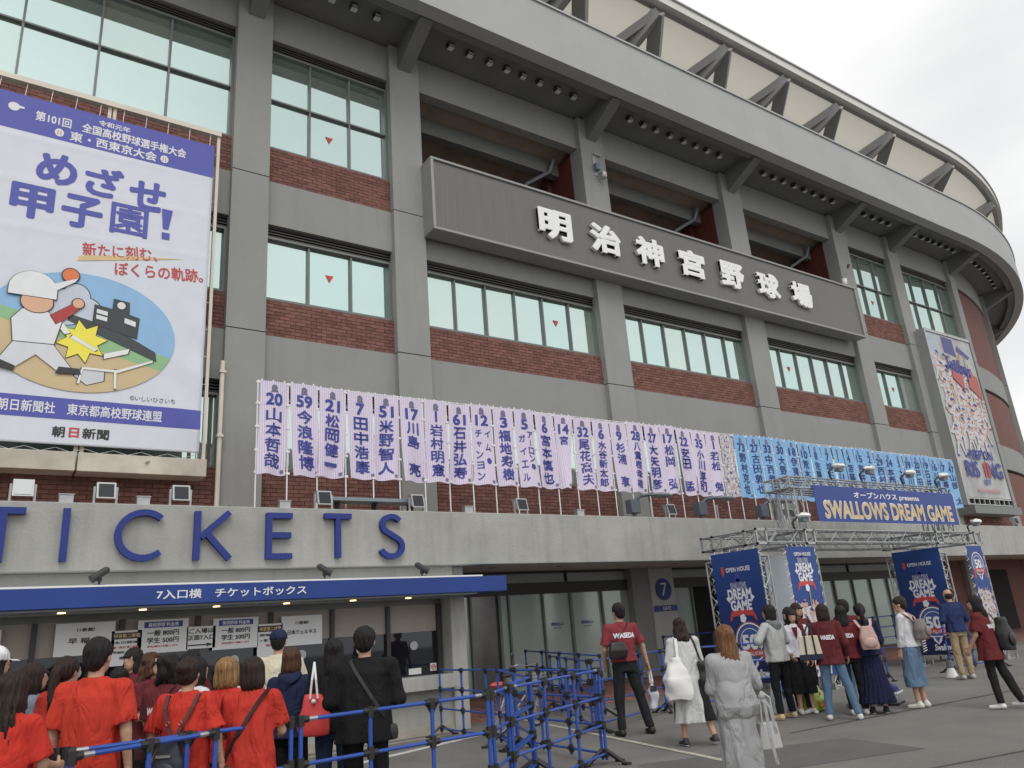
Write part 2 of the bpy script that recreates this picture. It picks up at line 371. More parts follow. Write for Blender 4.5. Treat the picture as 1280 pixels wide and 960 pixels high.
def window(s0,s1,z0,z1,cols,rows,louv=.27,marks=(),lframe=True):
    "glass band: frame part with panes as its children"
    o1=-.10; mb=MB()
    if louv:
        lv=MB(); lv.pbox(s0,s1,-.28,-.2,z1-louv,z1,0)
        n=4
        for i in range(n): lv.pbox(s0,s1,-.2,-.09,z1-louv+.02+i*louv/n,z1-louv+.05+i*louv/n,0)
        sb(lv,'louvre',M['louver'])
    zt=z1-louv
    mb.pbox(s0,s1,-.26,-.06,z0,z0+.06); mb.pbox(s0,s1,-.26,-.06,zt-.05,zt)
    mb.pbox(s0,s0+.06,-.26,-.061,z0+.06,zt-.05); mb.pbox(s1-.06,s1,-.26,-.061,z0+.06,zt-.05)
    cw=(s1-s0)/cols
    for i in range(1,cols): mb.pbox(s0+i*cw-.022,s0+i*cw+.022,-.26,-.10,z0+.06,zt-.05)
    zr=[z0+.03,zt-.02] if rows==1 else [z0+.03,z0+(zt-z0)*.5,zt-.02]
    if rows==2: mb.pbox(s0+.06,s1-.06,-.26,-.09,zr[1]-.02,zr[1]+.02)
    fr=sb(mb,'window',M['frame'])
    for i in range(cols):
        for j in range(len(zr)-1):
            p=MB(); t=random.uniform(-.006,.006); a,b=s0+i*cw+.02,s0+(i+1)*cw-.02
            P=[PW(a,-.17+t,zr[j]),PW(b,-.17-t,zr[j]),PW(b,-.17-t,zr[j+1]),PW(a,-.17+t,zr[j+1])]
            P2=[PW(a,-.2+t,zr[j]),PW(b,-.2-t,zr[j]),PW(b,-.2-t,zr[j+1]),PW(a,-.2+t,zr[j+1])]
            p.add(P+P2,[(0,1,2,3),(7,6,5,4),(0,4,5,1),(1,5,6,2),(2,6,7,3),(3,7,4,0)])
            sb(p,'pane',M[random.choice(('glass','glass','glass2','glass3'))],fr)
    for i,j in marks:
        cxx=s0+(i+.5)*cw; cz=(zr[j]+zr[j+1])/2+ .05; t=MB()
        t.add([PW(cxx-.1,-.158,cz+.09),PW(cxx+.1,-.158,cz+.09),PW(cxx,-.158,cz-.09)],[(0,2,1)])
        sb(t,'triangle_marker',M['inkred'],fr)
for bi,(s0,s1,k) in enumerate(BAYS):
    wd=s1-s0
    if bi==10: cols=6
    elif wd<3.5: cols=3
    elif k=='o': cols=6
    else: cols=4
    c=MB(); c.pbox(s0,s1,-.3,0,Zs[2],Zs[1]); sb(c,'lintel',M['concrete'])
    c=MB(); c.pbox(s0,s1,-.3,0,Zs[5],Zs[4]); sb(c,'spandrel',M['concrete'])
    c=MB(); c.pbox(s0,s1,-.3,0,Zs[8],Zs[7]); sb(c,'spandrel',M['concrete'])
    if k in 'wb':
        c=MB(); c.pbox(s0,s1,-.6,-.31,3.2,16.5); sb(c,'inner_wall',M['inner'])
    else:
        c=MB(); c.pbox(s0,s1,-.6,-.31,3.2,12.3); sb(c,'inner_wall',M['inner'])
    if k=='b':
        for z0,z1 in ((Zs[4],Zs[2]),(Zs[7],Zs[5]),(3.0,Zs[8])):
            c=MB(); c.pbox(s0,s1,-.3,-.06,z0,z1-.12,0,.7); c.pbox(s0,s1,-.3,-.2,z1-.12,z1,1); sb(c,'brick_panel',[M['brickfar'],M['black']])
        continue
    if k=='w':
        brickband(s0,s1,Zs[4],Zs[3])
        window(s0,s1,Zs[3],Zs[2],cols,2,marks={1:[(1,0)],5:[(1,0)]}.get(bi,()))
    brickband(s0,s1,Zs[7],Zs[6])
    window(s0,s1,Zs[6],Zs[5],cols,1,marks={1:[(1,0)],2:[(4,0)],4:[(1,0)],5:[(1,0)]}.get(bi,()))
    brickband(s0,s1,3.3,Zs[9])
    window(s0,s1,Zs[9],Zs[8],cols,1)
    if k=='o':
        brickband(s0,s1,Zs[4],12.3)
        # open gallery behind the sign
        c=MB(); c.box(s0-.9,s1+.9,15.5,19.5,12.2,12.3); sb(c,'gallery_floor',M['inner'])
        c=MB(); c.add([(s0-.9,15.46,15.75),(s1+.9,15.46,15.75),(s1+.9,19.6,14.2),(s0-.9,19.6,14.2),(s0-.9,15.46,16.1),(s1+.9,15.46,16.1),(s1+.9,19.6,14.6),(s0-.9,19.6,14.6)],[(0,3,2,1),(4,5,6,7),(0,1,5,4),(2,3,7,6)]); sb(c,'sloping_slab',M['inner'])
        c=MB(); c.box(s0-.9,s1+.9,16.1,16.35,15.0,15.5); sb(c,'gallery_beam',M['soffit'])
        c=MB(); c.box(s0-.9,s1+.9,19.5,19.6,12.2,14.6); sb(c,'gallery_back_wall',M['inner'])
        c=MB(); c.box(s1-.02,s1+.12,15.5,18.2,12.3,15.4); c.box(s1-.18,s1-.02,16.5,16.75,12.3,15.2); c.box(s1-.32,s1-.02,17.2,17.7,12.3,14.9); sb(c,'red_steel_wall',M['redsteel'])
        c=MB(); c.path([(s1-.35,15.9,15.4),(s1-.45,16.0,15.0),(s1-1.2,16.3,14.5),(s1-1.2,16.4,13.9),(s1-1.8,16.6,13.4),(s1-2.4,16.7,13.2)],.06); sb(c,'drain_pipe',M['grey'],smooth=.6)
        c=MB(); c.box(s1+.0,s1+.95,15.31,16.2,12.3,15.8) if False else None
# bricks: the largest 300 as pieces, the rest joined
brick_list.sort(key=lambda b:(0 if (b[3]<4.98 and -1.0<b[0]<7.5 and b[2]>3.66) else 1, b[0]))
back=[o for o in ST.children if o.name.startswith('brick_backing')]
cache={}
def brickverts(mb,a,b,z0,z1,o):
    P=[PW(a,o,z0),PW(b,o,z0),PW(b,o,z1),PW(a,o,z1),PW(a,-.04,z0),PW(b,-.04,z0),PW(b,-.04,z1),PW(a,-.04,z1)]
    mb.add(P,[(0,1,2,3),(0,4,5,1),(1,5,6,2),(2,6,7,3),(3,7,4,0)])
low0=back[2]
for a,b,z0,z1 in brick_list[:300]:
    w_=round(b-a,3); h_=round(z1-z0,3); key=(w_,h_)
    if key not in cache:
        m_=MB(); m_.add([(0,-.025,0),(w_,-.025,0),(w_,-.025,h_),(0,-.025,h_),(0,0,0),(w_,0,0),(w_,0,h_),(0,0,h_)],[(0,1,2,3),(0,4,5,1),(1,5,6,2),(2,6,7,3),(3,7,4,0)])
        o=m_.build('brick',M['brick']); cache[key]=o.data
    else: o=D.objects.new('brick',cache[key]); COL.objects.link(o)
    o.parent=ST; o.location=(a-SO[0],WY+.035+random.uniform(-.004,.003)-SO[1],z0)
mb=MB()
for a,b,z0,z1 in brick_list[300:]: brickverts(mb,a,b,z0,z1,-.012+random.uniform(-.004,.003))
tag(sb(mb,'brickwork',M['brick']),kind='stuff')
# soffit, roof edge, brackets
c=MB()
ks=[-30,-10,CX]+[CX+i*1.0 for i in range(1,36)]
vs=[]
for k in ks: vs+=[PW(k,-.3,16.53),PW(k,1.6,16.78),PW(k,1.6,17.4),PW(k,-.3,17.4)]
fs=[]
for i in range(len(ks)-1):
    for p,q in ((0,1),(1,2),(2,3),(3,0)): fs.append((4*i+p,4*i+q,4*i+4+q,4*i+4+p))
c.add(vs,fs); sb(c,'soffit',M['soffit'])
c=MB(); c.pbox(-30,70,1.55,1.95,16.4,18.15,0,.6); sb(c,'roof_fascia',M['fascia'],smooth=.5)
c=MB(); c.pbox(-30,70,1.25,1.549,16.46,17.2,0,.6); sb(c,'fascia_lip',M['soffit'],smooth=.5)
c=MB(); c.pbox(-30,70,1.5,2.0,18.151,18.21,0,.6); sb(c,'fascia_cap',M['alum'])
c=MB(); c.pbox(-30,70,1.3,1.9,18.0,18.15,0,.8) ; 
for s0,s1 in PIL:
    m_=(s0+s1)/2; h_=.18; c=MB(); vs=[]
    for k in (m_-h_,m_+h_): vs+=[PW(k,.0,15.78),PW(k,.14,15.78),PW(k,1.5,16.40),PW(k,1.5,17.15),PW(k,0,16.9)]
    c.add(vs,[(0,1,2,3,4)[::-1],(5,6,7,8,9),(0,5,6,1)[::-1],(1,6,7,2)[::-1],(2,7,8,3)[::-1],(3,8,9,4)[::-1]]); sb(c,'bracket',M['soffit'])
# roof screen: beige membrane between fascia and rim with steel V struts
c=MB(); ks=[-30,-10,0,10,20,CX]+[CX+i*.7 for i in range(1,52)]; vs=[]; fs=[]
for k in ks: vs+=[PW(k,1.88,20.76),PW(k,-2.3,18.04)]
for i in range(len(ks)-1):
    fs.append((2*i,2*i+1,2*i+3,2*i+2))
c.add(vs,fs); sb(c,'membrane_roof',M['membrane'],smooth=.5)
c=MB(); c.pbox(-30,70,1.62,1.98,20.66,20.98,0,.6); sb(c,'roof_rim',M['rim'],smooth=.5)
c=MB(); c.pbox(-30,70,1.9,2.04,20.985,21.04,0,.6); sb(c,'rim_trim',M['alum'],smooth=.5)
c=MB(); c.pbox(-30,70,1.62,1.80,20.60,20.655,0,.6); sb(c,'rim_channel',M['trusssteel'],smooth=.5)
AP=[-9.4,-6.2,-3,.4,3.6,6.8,10.05,13.25,16.45,19.75,23.0,26.3,30.1,34.9,40.3,46.2,52.6,59]
for s in AP:
    c=MB(); N_=(0,.55,-.84)
    def Q(ds,t,dz=0): return PW(s+ds*t,1.72-4.0*t,20.52-2.6*t-dz)
    c.beam(Q(0,0,.1),Q(2.75,1,.1),.46,.26,up=N_); c.beam(Q(0,0,.12),Q(-1.35,1,.12),.42,.34,up=N_); c.beam(Q(-.1,.0,.07),Q(-3.3,1,.07),.30,.26,up=N_); c.beam(Q(-.3,.02,.03),Q(.35,.02,.03),.3,.2,up=N_)
    sb(c,'v_strut',M['trusssteel'])
# roof deck behind so that the upper front is solid

c=MB(); c.pbox(-30,60,-9,-.65,0,3.0,0,2); sb(c,'stand_body',M['inner'])
c=MB(); c.pbox(-30,8.0,-9,-.65,3,16.5,0,2); c.pbox(27.6,62,-9,-.65,3,16.5,0,2); c.pbox(8,27.6,-9,-4.5,3,16.5,0,2); c.pbox(-30,62,-9,-.65,16.6,17.9,0,2); sb(c,'stand_body',M['inner'])
# parapet with ledge
PO=WY-12.3
c=MB(); c.pbox(-12,60,PO-.3,PO,2.77,3.72,0,1); sb(c,'parapet',M['parapet'],bevel=.015)
c=MB(); vs=[]; ks=[-12,CX]+[CX+i for i in range(1,27)]; fs=[]
for k in ks: vs+=[PW(k,0,2.88),PW(k,PO-.31,2.775),PW(k,PO-.31,3.2),PW(k,0,3.25)]
for i in range(len(ks)-1):
    for p,q in ((0,1),(1,2),(2,3),(3,0)): fs.append((4*i+p,4*i+4+p,4*i+4+q,4*i+q))
c.add(vs,fs); sb(c,'ledge_slab',mat('ledge_soffit',(.48,.42,.37),.9,var=.1,vscale=2))
for x in (8.6,10.3,12.0,13.7,16,18):
    c=MB(); c.tube((x,13.3,2.80),(x,13.3,2.83),.09,n=12); sb(c,'downlight',M['dark'])
# ---- ground floor glazing
c=MB(); c.pbox(7.5,26.5,-.25,-.02,2.36,2.62); c.pbox(7.5,26.5,-.2,-.05,2.83,2.88); c.pbox(7.5,26.5,-.2,0,.2,.29); sb(c,'door_head',mat('door_head',(.055,.053,.05),.5))
mull=[7.6,8.4,9.17,9.93,10.19,11.15,11.98,12.96,13.91,15.3,16.15,17.6,18.6,19.55,20.5,21.6,22.6,23.6,24.6,25.6,26.4]
for i,x in enumerate(mull):
    c=MB(); w_=.07 if i in (3,6,13,16) else .045
    c.box(x-w_/2,x+w_/2,15.17,15.32,.27,2.36); sb(c,'door_mullion',M['frame'])
doors=[]
for i,(a,b_) in enumerate(zip(mull[:-1],mull[1:])):
    if 13.9<=a<15.2: continue
    dark=(9.1<a<9.9)
    open_=(16.1<a<17.5)
    if open_: continue
    c=MB(); c.box(a+.02,b_-.02,15.24,15.27,.29,2.36); o=sb(c,'glass_door',M['steel'] if False else (mat('grey_door_panel',(.16,.155,.15),.25,metal=.6,var=.3,vscale=1.5) if dark else M['doorglass'])); doors.append((a,b_,o))
for a,b_,o in doors:
    if a in (11.15,11.98):
        t=MB(); text(t,'関係者出入口',(a+b_)/2,1.66,15.235,w=.36,h=.075,off=.03); text(t,'STAFF ONLY',(a+b_)/2,1.57,15.235,w=.24,h=.03,off=.02); sb(t,'lettering',M['ink'],o)
for a,b_ in ((7.6,9.2),(9.2,11.9),(11.95,13.9),(15.3,17.6),(17.7,20.5),(20.6,23.5),(23.6,26.4)):
    c=MB(); c.box(a+.04,b_-.02,15.25,15.28,2.62,2.83); sb(c,'transom_pane',M['doorglass'])
c=MB(); c.box(13.91,14.42,15.0,15.6,.15,2.87); sb(c,'dark_column',mat('dark_column',(.12,.115,.11),.6,var=.08))
c=MB(); c.box(14.42,15.28,14.95,15.6,.15,2.87); sb(c,'gate_column',mat('gate_column_paint',(.50,.51,.49),.8,var=.05),bevel=.02)
# gate 7 sign on the column
sg=empty('gate_sign',(14.85,14.93,1.8),label='round blue sign with a white 7 above a blue GATE bar on the column',cat='gate sign')
c=MB(); c.prism(ellpts(0,.52,.27,.27,40),-.02,.0); 
c.build('disc',M['blue'],sg)
c=MB(); text(c,'7',0,.52,-.024,h=.33,off=0.0); c.build('number',M['inkwhite'],sg)
c=MB(); c.box(-.40,.40,-.02,0,-.02,.12); o=c.build('gate_bar',M['blue'],sg)
c=MB(); text(c,'GATE',.02,.05,-.024,w=.28,h=.085,off=.02); c.build('lettering',M['inkwhite'],o)
# far right: brick wall and dark entrance
c=MB(); c.pbox(26.5,60,-.3,0,0,2.9,0,1); sb(c,'ground_floor_wall',M['brickfar'])
c=MB(); c.pbox(31.5,34,.001,.02,.1,2.5); sb(c,'painted_dark_entrance',M['black'])  # flat black sheet paints the darkness of the entrance onto the wall
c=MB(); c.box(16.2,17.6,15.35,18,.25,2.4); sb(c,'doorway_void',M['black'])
# ================================================================= ticket booth
BO=(0,12.7,0)
BT=empty('ticket_booth',BO,label='grey concrete ticket booth with a row of dark ticket windows under the blue canopy',cat='ticket booth')
def bb(mb,name,m,parent=None,**k): return mb.build(name,m,parent or BT,off=BO,**k)
c=MB(); c.box(-9,7.2,12.70,15.0,0,.72); bb(c,'wall',M['booth'])
c=MB(); c.box(7.2,7.5,12.62,15.0,0,2.77); bb(c,'end_column',M['booth'],bevel=.015)
c=MB(); c.box(-9,7.2,12.66,12.699,0,.13); bb(c,'skirting',mat('skirting',(.38,.35,.29),.9,var=.15))
c=MB(); c.box(-9,7.19,12.42,12.99,.72,.94); bb(c,'counter',M['booth'],bevel=.012)
c=MB(); c.box(-9,7.2,12.5,15,2.24,2.765); bb(c,'head_wall',M['booth'])
c=MB(); c.box(-9,7.19,12.99,13.2,2.14,2.24); bb(c,'window_head',M['frame'])
c=MB(); c.box(-9,7.2,13.6,13.7,.94,2.24); bb(c,'back_wall',M['inner'])
ms=[.8-1.07*k for k in range(9,0,-1)]+[.8,1.9,2.95,4.07,5.1,6.12,7.12]
for x in ms:
    c=MB(); c.box(x-.035,x+.035,12.93,13.1,.94,2.14); bb(c,'mullion',M['louver'])
for i,(a,b_) in enumerate(zip(ms[:-1],ms[1:])):
    if b_<-2: continue
    c=MB(); c.box(a+.035,b_-.035,13.0,13.02,.94,1.68); p=bb(c,'ticket_window',M['darkglass'])
    c=MB(); c.box(a+.035,b_-.035,12.99,13.03,1.68,2.14); bb(c,'blind',M['blind'],p)
    c=MB(); c.tube(((a+b_)/2,12.97,1.45),((a+b_)/2,13.0,1.45),.075,n=20); bb(c,'speaker_disc',M['alum'],p,smooth=.6)
    c=MB(); c.box((a+b_)/2-.11,(a+b_)/2+.13,12.975,12.995,.97,1.07); bb(c,'pass_slot',M['inkwhite'],p)
c=MB(); c.box(6.94,7.06,12.985,12.998,1.0,1.13); bb(c,'notice',M['inkwhite']); c=MB(); c.torus((7.0,12.98,1.065),(0,1,0),.04,.008,n=16); c.box(6.97,7.03,12.978,12.984,1.06,1.075); bb(c,'notice_symbol',M['inkred'])
# canopy
CN=empty('blue_canopy',(0,12.2,2.24),label='long blue canopy fascia with white lettering above the ticket windows',cat='canopy')
co=(0,12.2,2.24)
c=MB(); c.box(-9,8.0,11.95,12.62,2.265,2.53); c.build('canopy_body',M['blue'],CN,off=co,bevel=.008)
c=MB(); c.box(-9,7.5,11.95,12.49,2.531,2.555); c.build('top_flashing',M['white'],CN,off=co)
c=MB(); text(c,'7入口横　チケットボックス',3.22,2.40,11.945,w=2.13,h=.125,off=.02); c.build('lettering',M['inkwhite'],CN,off=co)
c=MB(); c.box(-9,7.4,12.0,12.5,2.235,2.262); c.build('canopy_soffit',M['grey'],CN,off=co)
warm=mat('warm_lamp',(1,.62,.28),.5,emit=3)
for x in [-1.2,-.1,.95,1.95,2.95,4.0,5.1,6.1]:
    c=MB(); c.tube((x+.1,12.3,2.222),(x+.1,12.3,2.234),.05,n=12); c.build('lit_downlight',warm,CN,off=co)
# notices on the ticket windows
def board(x0,x1,z0,z1,items,label,hdr=None):
    r=empty('paper_notice',(x0,12.9,z0),label=label,cat='notice')
    c=MB(); c.box(0,x1-x0,-.006,.006,0,z1-z0); c.build('sheet',M['inkwhite'],r)
    W,H=x1-x0,z1-z0; by={}
    if hdr: c=MB(); c.box(W*.12 if hdr!='k' else 0.01,W*.88 if hdr!='k' else W-.01,-.009,-.0065,H*.76,H*.94); c.build('header_band',M['ink'] if hdr!='k' else M['inkblack'],r)
    for t,cx,cz,w,h,m in items:
        mb=by.setdefault(m,MB())
        if t=='->': mb.add([(W*.06,-.0085,H*.13),(W*.7,-.0085,H*.13),(W*.7,-.0085,H*.19),(W*.06,-.0085,H*.19),(W*.7,-.0085,H*.07),(W*.94,-.0085,H*.16),(W*.7,-.0085,H*.25)],[(0,1,2,3),(4,5,6)])
        else: text(mb,t,W*cx,H*cz,-.0105,w=W*w,h=H*h,off=.03)
    for m,mb in by.items(): mb.build('lettering',M[m],r)
FEE=[('高校野球 料金表',.5,.85,.6,.12,'inkwhite'),('一般 800円',.5,.60,.62,.17,'inkblack'),('学生 500円',.5,.38,.62,.17,'inkblack'),('受付は窓口へお願いします',.5,.2,.6,.06,'inkred')]
board(-.3,.42,1.66,2.08,[('高校野球 料金表',.5,.85,.6,.12,'inkwhite'),('内野指定席',.55,.6,.6,.13,'inkred'),('1,500円',.62,.42,.5,.12,'inkblack')],'white price sheet with navy header at the far left ticket window',hdr='n')
board(1.05,1.80,1.68,2.12,[('（1塁側）',.5,.78,.3,.11,'inkblack'),('早 稲 田',.5,.45,.55,.17,'inkblack')],'white sheet reading the first base side school, left of the small black-headed notice')
board(1.76,2.16,1.50,1.98,[('神宮第二球場',.5,.85,.85,.11,'inkgold'),('本日開催',.5,.66,.8,.07,'inkblack'),('第一試合 第二試合',.5,.52,.85,.07,'inkred'),('早稲田 対 法政',.5,.38,.8,.07,'inkblack'),('窓口',.5,.22,.4,.08,'inkblack')],'small notice with black header above the crowd, third from the left',hdr='k')
board(2.10,2.80,1.64,2.11,FEE,'white fee sheet, left of the notice with the arrow',hdr='n')
board(2.78,3.20,1.66,1.98,[('ご入場は',.5,.80,.85,.22,'inkblack'),('正面7入口',.5,.50,.9,.22,'inkblack'),('->',0,0,0,0,'inkblack')],'white entrance notice with a long black arrow pointing right')
board(3.16,3.85,1.62,2.08,FEE,'white fee sheet, right of the notice with the arrow',hdr='n')
board(3.84,4.24,1.46,1.96,[('神宮第二球場',.5,.85,.85,.11,'inkgold'),('開催案内',.5,.66,.8,.07,'inkblack'),('←第二球場',.5,.5,.8,.08,'inkblack'),('8/6',.5,.35,.3,.07,'inkred')],'small notice with black header beside the man in the navy cap',hdr='k')
board(4.22,4.90,1.60,2.06,[('（1塁側）',.5,.76,.32,.11,'inkblack'),('日本ウェルネス',.5,.45,.7,.15,'inkblack')],'white sheet reading a school name, rightmost notice on the ticket windows')
# TICKETS letters, each a thing
def letter(ch,label,strokes,wd=.088):
    x0=min(p[0] for s_ in strokes for p in s_); r=empty('sign_letter',(x0,12.2,2.9),label=label,cat='letter',group=None)
    c=MB()
    for i,s_ in enumerate(strokes): stroke_solid(c,[(p[0]-x0,p[1]-2.9) for p in s_],wd,-.0+.0015*i,.09+.0)
    c.build('letter_face',M['lblue'],r,bevel=0)
    p=MB(); [p.tube((q[0]-x0,.09,q[1]-2.9),(q[0]-x0,.105,q[1]-2.9),.02,n=6) for q in (strokes[0][0],strokes[0][-1])]; p.build('standoff',M['steel'],r)
zt,zb=3.62,2.90
letter('T','blue letter T at the left edge of the TICKETS sign',[[(.01,zt-.044),(.51,zt-.044)],[(.26,zt-.06),(.26,zb)]])
letter('I','blue letter I of the TICKETS sign',[[(.99,zt),(.99,zb)]])
def arc(cx,cz,rx,rz,a0,a1,n=18): return [(cx+rx*cos(math.radians(a0+(a1-a0)*i/n)),cz+rz*sin(math.radians(a0+(a1-a0)*i/n))) for i in range(n+1)]
letter('C','blue letter C of the TICKETS sign',[arc(1.98,(zt+zb)/2,.335,.325,48,312,24)])
letter('K','blue letter K of the TICKETS sign',[[(2.71,zt),(2.71,zb)],[(3.17,zt-.01),(2.76,zb+.33)],[(2.83,zb+.41),(3.19,zb+.01)]])
letter('E','blue letter E of the TICKETS sign',[[(3.78,zt),(3.78,zb)],[(3.80,zt-.044),(4.15,zt-.044)],[(3.80,3.27),(4.13,3.27)],[(3.80,zb+.044),(4.15,zb+.044)]])
letter('T','blue letter T between E and S of the TICKETS sign',[[(4.69,zt-.034),(5.15,zt-.034)],[(4.92,zt-.05),(4.92,zb+.01)]])
letter('S','blue letter S at the right end of the TICKETS sign',[arc(5.89,3.455,.17,.145,30,270,14)[:-3]+arc(5.89,3.455,.17,.145,240,250,1)+arc(5.88,3.09,.20,.165,62,-160,16)])
# spots on the canopy
def canopyspot(x,dirx,label):
    r=empty('canopy_spotlight',(x,12.05,2.555),label=label,cat='spotlight',group='dark spotlights on the blue canopy')
    c=MB(); c.box(-.07,.07,-.05,.05,0,.012); c.tube((0,0,.01),(0,0,.07),.015); c.box(-.03,.03,-.015,.015,.05,.1); c.build('mount',M['dark'],r)
    c=MB(); a=Vector((-.085*dirx,-.03,.09)); b_=Vector((.085*dirx,.03,.21)); c.tube(a,b_,.05,.05,n=14); c.tube(a-(b_-a)*.1,a,.058,.055,n=14); c.tube(b_,b_+(b_-a)*.12,.035,.03,n=12); c.build('lamp_body',mat('spot_body',(.035,.037,.038),.55),r,smooth=.6)
canopyspot(1.44,1,'dark spotlight on the blue canopy below the letters I and C'); canopyspot(4.62,-1,'dark spotlight on the blue canopy below the second T'); canopyspot(6.35,-1,'dark spotlight on the blue canopy right of the S')
# ================================================================= the name sign
so_=(8.3,14.5,11.0)
SG=empty('stadium_sign',so_,label='long dark grey sign board with seven raised white characters across the gallery openings',cat='sign')
c=MB(); c.box(8.38,26.42,14.52,15.0,11.05,12.95); c.build('sign_body',M['signgrey'],SG,off=so_)
c=MB(); c.box(8.3,26.5,14.47,15.0,12.951,13.02); c.box(8.3,26.5,14.47,15.0,10.98,11.049); c.box(8.3,8.379,14.471,15.0,11.05,12.95); c.box(26.421,26.5,14.471,15.0,11.05,12.95); c.build('rim',M['signrim'],SG,off=so_,bevel=.01)
c=MB(); [c.box(x,x+.18,15.0,15.14,11.3,12.7) for x in (8.38,14.2,20.6,26.2)]; c.build('sign_bracket',M['steel'],SG,off=so_)
for ch,x in zip('明治神宮野球場',(12.07,13.87,15.6,17.4,19.25,21.07,22.86)):
    c=MB(); text(c,ch,x,11.99,14.46,w=1.06,h=.86,off=.035,ext=.04,bev=.014); c.build('character',M['white'],SG,off=so_)
# ================================================================= soffit floodlights
ml=MB(); ml.box(-.10,.10,-.07,.07,-.03,.0); ml.tube((0,0,-.03),(0,0,-.08),.02)
bl=MB(); bl.add([(-.10,-.09,-.10),(.10,-.09,-.10),(.10,.10,-.07),(-.10,.10,-.07),(-.10,-.12,-.27),(.10,-.12,-.27),(.10,.07,-.25),(-.10,.07,-.25)],[(0,1,2,3),(7,6,5,4),(0,4,5,1),(1,5,6,2),(2,6,7,3),(3,7,4,0)])
lens=MB(); lens.add([(-.085,-.112,-.17),(.085,-.112,-.17),(.085,-.125,-.262),(-.085,-.125,-.262)],[(3,2,1,0)]); lens.box(-.09,.09,-.105,.06,-.278,-.265)
ORD=['first','second','third','fourth','fifth','sixth','seventh','eighth','ninth','tenth','eleventh','twelfth','thirteenth','fourteenth','fifteenth','sixteenth','seventeenth','eighteenth','nineteenth','twentieth','twenty-first','twenty-second','twenty-third','twenty-fourth']
BAYN=['the left poster','the narrow window bay left of the sign','the left gallery opening','the middle gallery opening','the right gallery opening','the narrow window bay right of the sign','the players poster','the first brick bay','the last brick bay']
proto=None; si=0
for bi,(s0,s1,k) in enumerate(sorted(BAYS)[1:9]):
    n=8 if s1-s0>5 else (7 if s1-s0>4 else 4)
    if bi==1: n=4
    for i in range(n):
        s=s0+.35+(s1-s0-.7)*(i+.5)/n+random.uniform(-.04,.04); x,y,_=PW(s,.80,0); rz=max(0,(s-CX)/RW)
        nm=('second','third','fourth','fifth','sixth','seventh','eighth','ninth')[bi] if False else None
        if proto is None:
            proto=empty('eave_floodlight',(x,y,16.72),rz,cat='floodlight'); proto.scale=(.86,.86,.86)
            ml.build('bracket',M['dark'],proto); bl.build('lamp_body',mat('lamp_box_grey',(.05,.052,.055),.5),proto); lens.build('lens',mat('pale_lens',(.62,.64,.64),.3),proto); o=proto
        else: o=dup(proto,(x,y,16.72),rz)
        o['label']='%s box floodlight under the roof edge above %s'%(ORD[i],BAYN[bi]); o['group']='floodlights under the roof edge'
# ================================================================= CCTV on a pillar
cc=empty('security_camera',(14.35,14.97,14.4),label='white security camera with conduit box on the pillar above the sign, left of the characters',cat='camera')
c=MB(); c.box(-.09,.09,-.0,.1,.15,.95); c.box(-.05,.22,-.06,.0,.86,.92); c.build('mounting_plate',M['alum'],cc)
c=MB(); c.box(-.09,.07,-.14,-.0,.3,.52); c.build('junction_box',mat('bluegrey_box',(.14,.19,.23),.5),cc)
c=MB(); c.sphere((.12,-.18,.06),.10,n=14); c.tube((.12,-.18,.12),(.1,-.02,.26),.03); c.tube((.12,-.18,.06),(.12,-.18,.17),.105,n=14); c.build('camera_dome',M['alum'],cc,smooth=.6)
c2=empty('security_camera',(26.6,14.9,13.4),label='small white dome camera in the rightmost gallery opening above the sign',cat='camera')
c=MB(); c.tube((0,0,.0),(0,0,.18),.11,n=14); c.sphere((0,0,0),.1,n=12); c.build('camera_dome',M['white'],c2,smooth=.6); c=MB(); c.tube((0,0,.1),(.2,.25,.35),.03); c.tube((.1,-.3,.75),(.3,-.1,.7),.05); c.build('bracket',M['grey'],c2)
# ================================================================= big left poster in its frame
PY=14.6; px0,px1,pz0,pz1=-.75,3.19,5.09,11.66
fo=(1.3,14.7,4.64)
FR=empty('billboard_frame',fo,label='cream steel frame holding the tall tournament poster on the left wall',cat='billboard frame')
def fb(name,m,*bx,**k):
    for b in bx: c=MB(); c.box(*b); c.build(name,m,FR,off=fo,**k)
fb('top_bar',M['offwhite'],(-3,3.33,14.62,14.78,11.98,12.09)); fb('side_post',M['offwhite'],(3.26,3.32,14.66,14.74,4.66,11.98))
fb('middle_post',M['offwhite'],(1.19,1.25,14.68,14.75,4.7,11.98),(1.28,1.34,14.68,14.75,4.7,11.98))
fb('bottom_box',M['cream'],(-3,1.22,14.5,14.95,4.64,4.96),(1.25,3.32,14.5,14.95,4.64,4.96),bevel=.008)
c=MB(); x=-2.6; up=True
pts=[]
while x<3.2: pts.append((x,14.66,5.06 if up else 4.99)); x+=.22; up=not up
c.path(pts,.006,n=4); c.build('lacing_cord',M['white'],FR,off=fo)
c=MB(); [c.tube((x,14.45,4.83),(x+.3,14.8,5.06),.02) for x in (-.1,2.3)]; c.build('stay',M['steel'],FR,off=fo)
c=MB(); [c.tube((3.19,14.6,z),(3.29,14.68,z+.02),.006,n=4) for z in np.linspace(5.3,11.5,12)]; [c.tube((x,14.6,11.66),(x+.02,14.66,11.98),.006,n=4) for x in np.linspace(-.6,3.1,10)]; c.build('tie_cord',M['white'],FR,off=fo)
po=(1.2,PY,pz0)
PS=empty('tournament_poster',po,label='tall white poster with indigo characters and a cartoon baseball ground, left wall',cat='poster')
def wav(x,y,z):
    e=max(0,(x-2.4)/.8); cz_=sum(.005*math.exp(-((z-q-.03*x)/.07)**2) for q in (8.97,9.9,10.78)); return (x,y-cz_+.003*sin(z*1.7+x*.8)+.02*e*sin(z*6+x*5)*max(0,1-abs(z-6.2)/2.2)-.02,z)
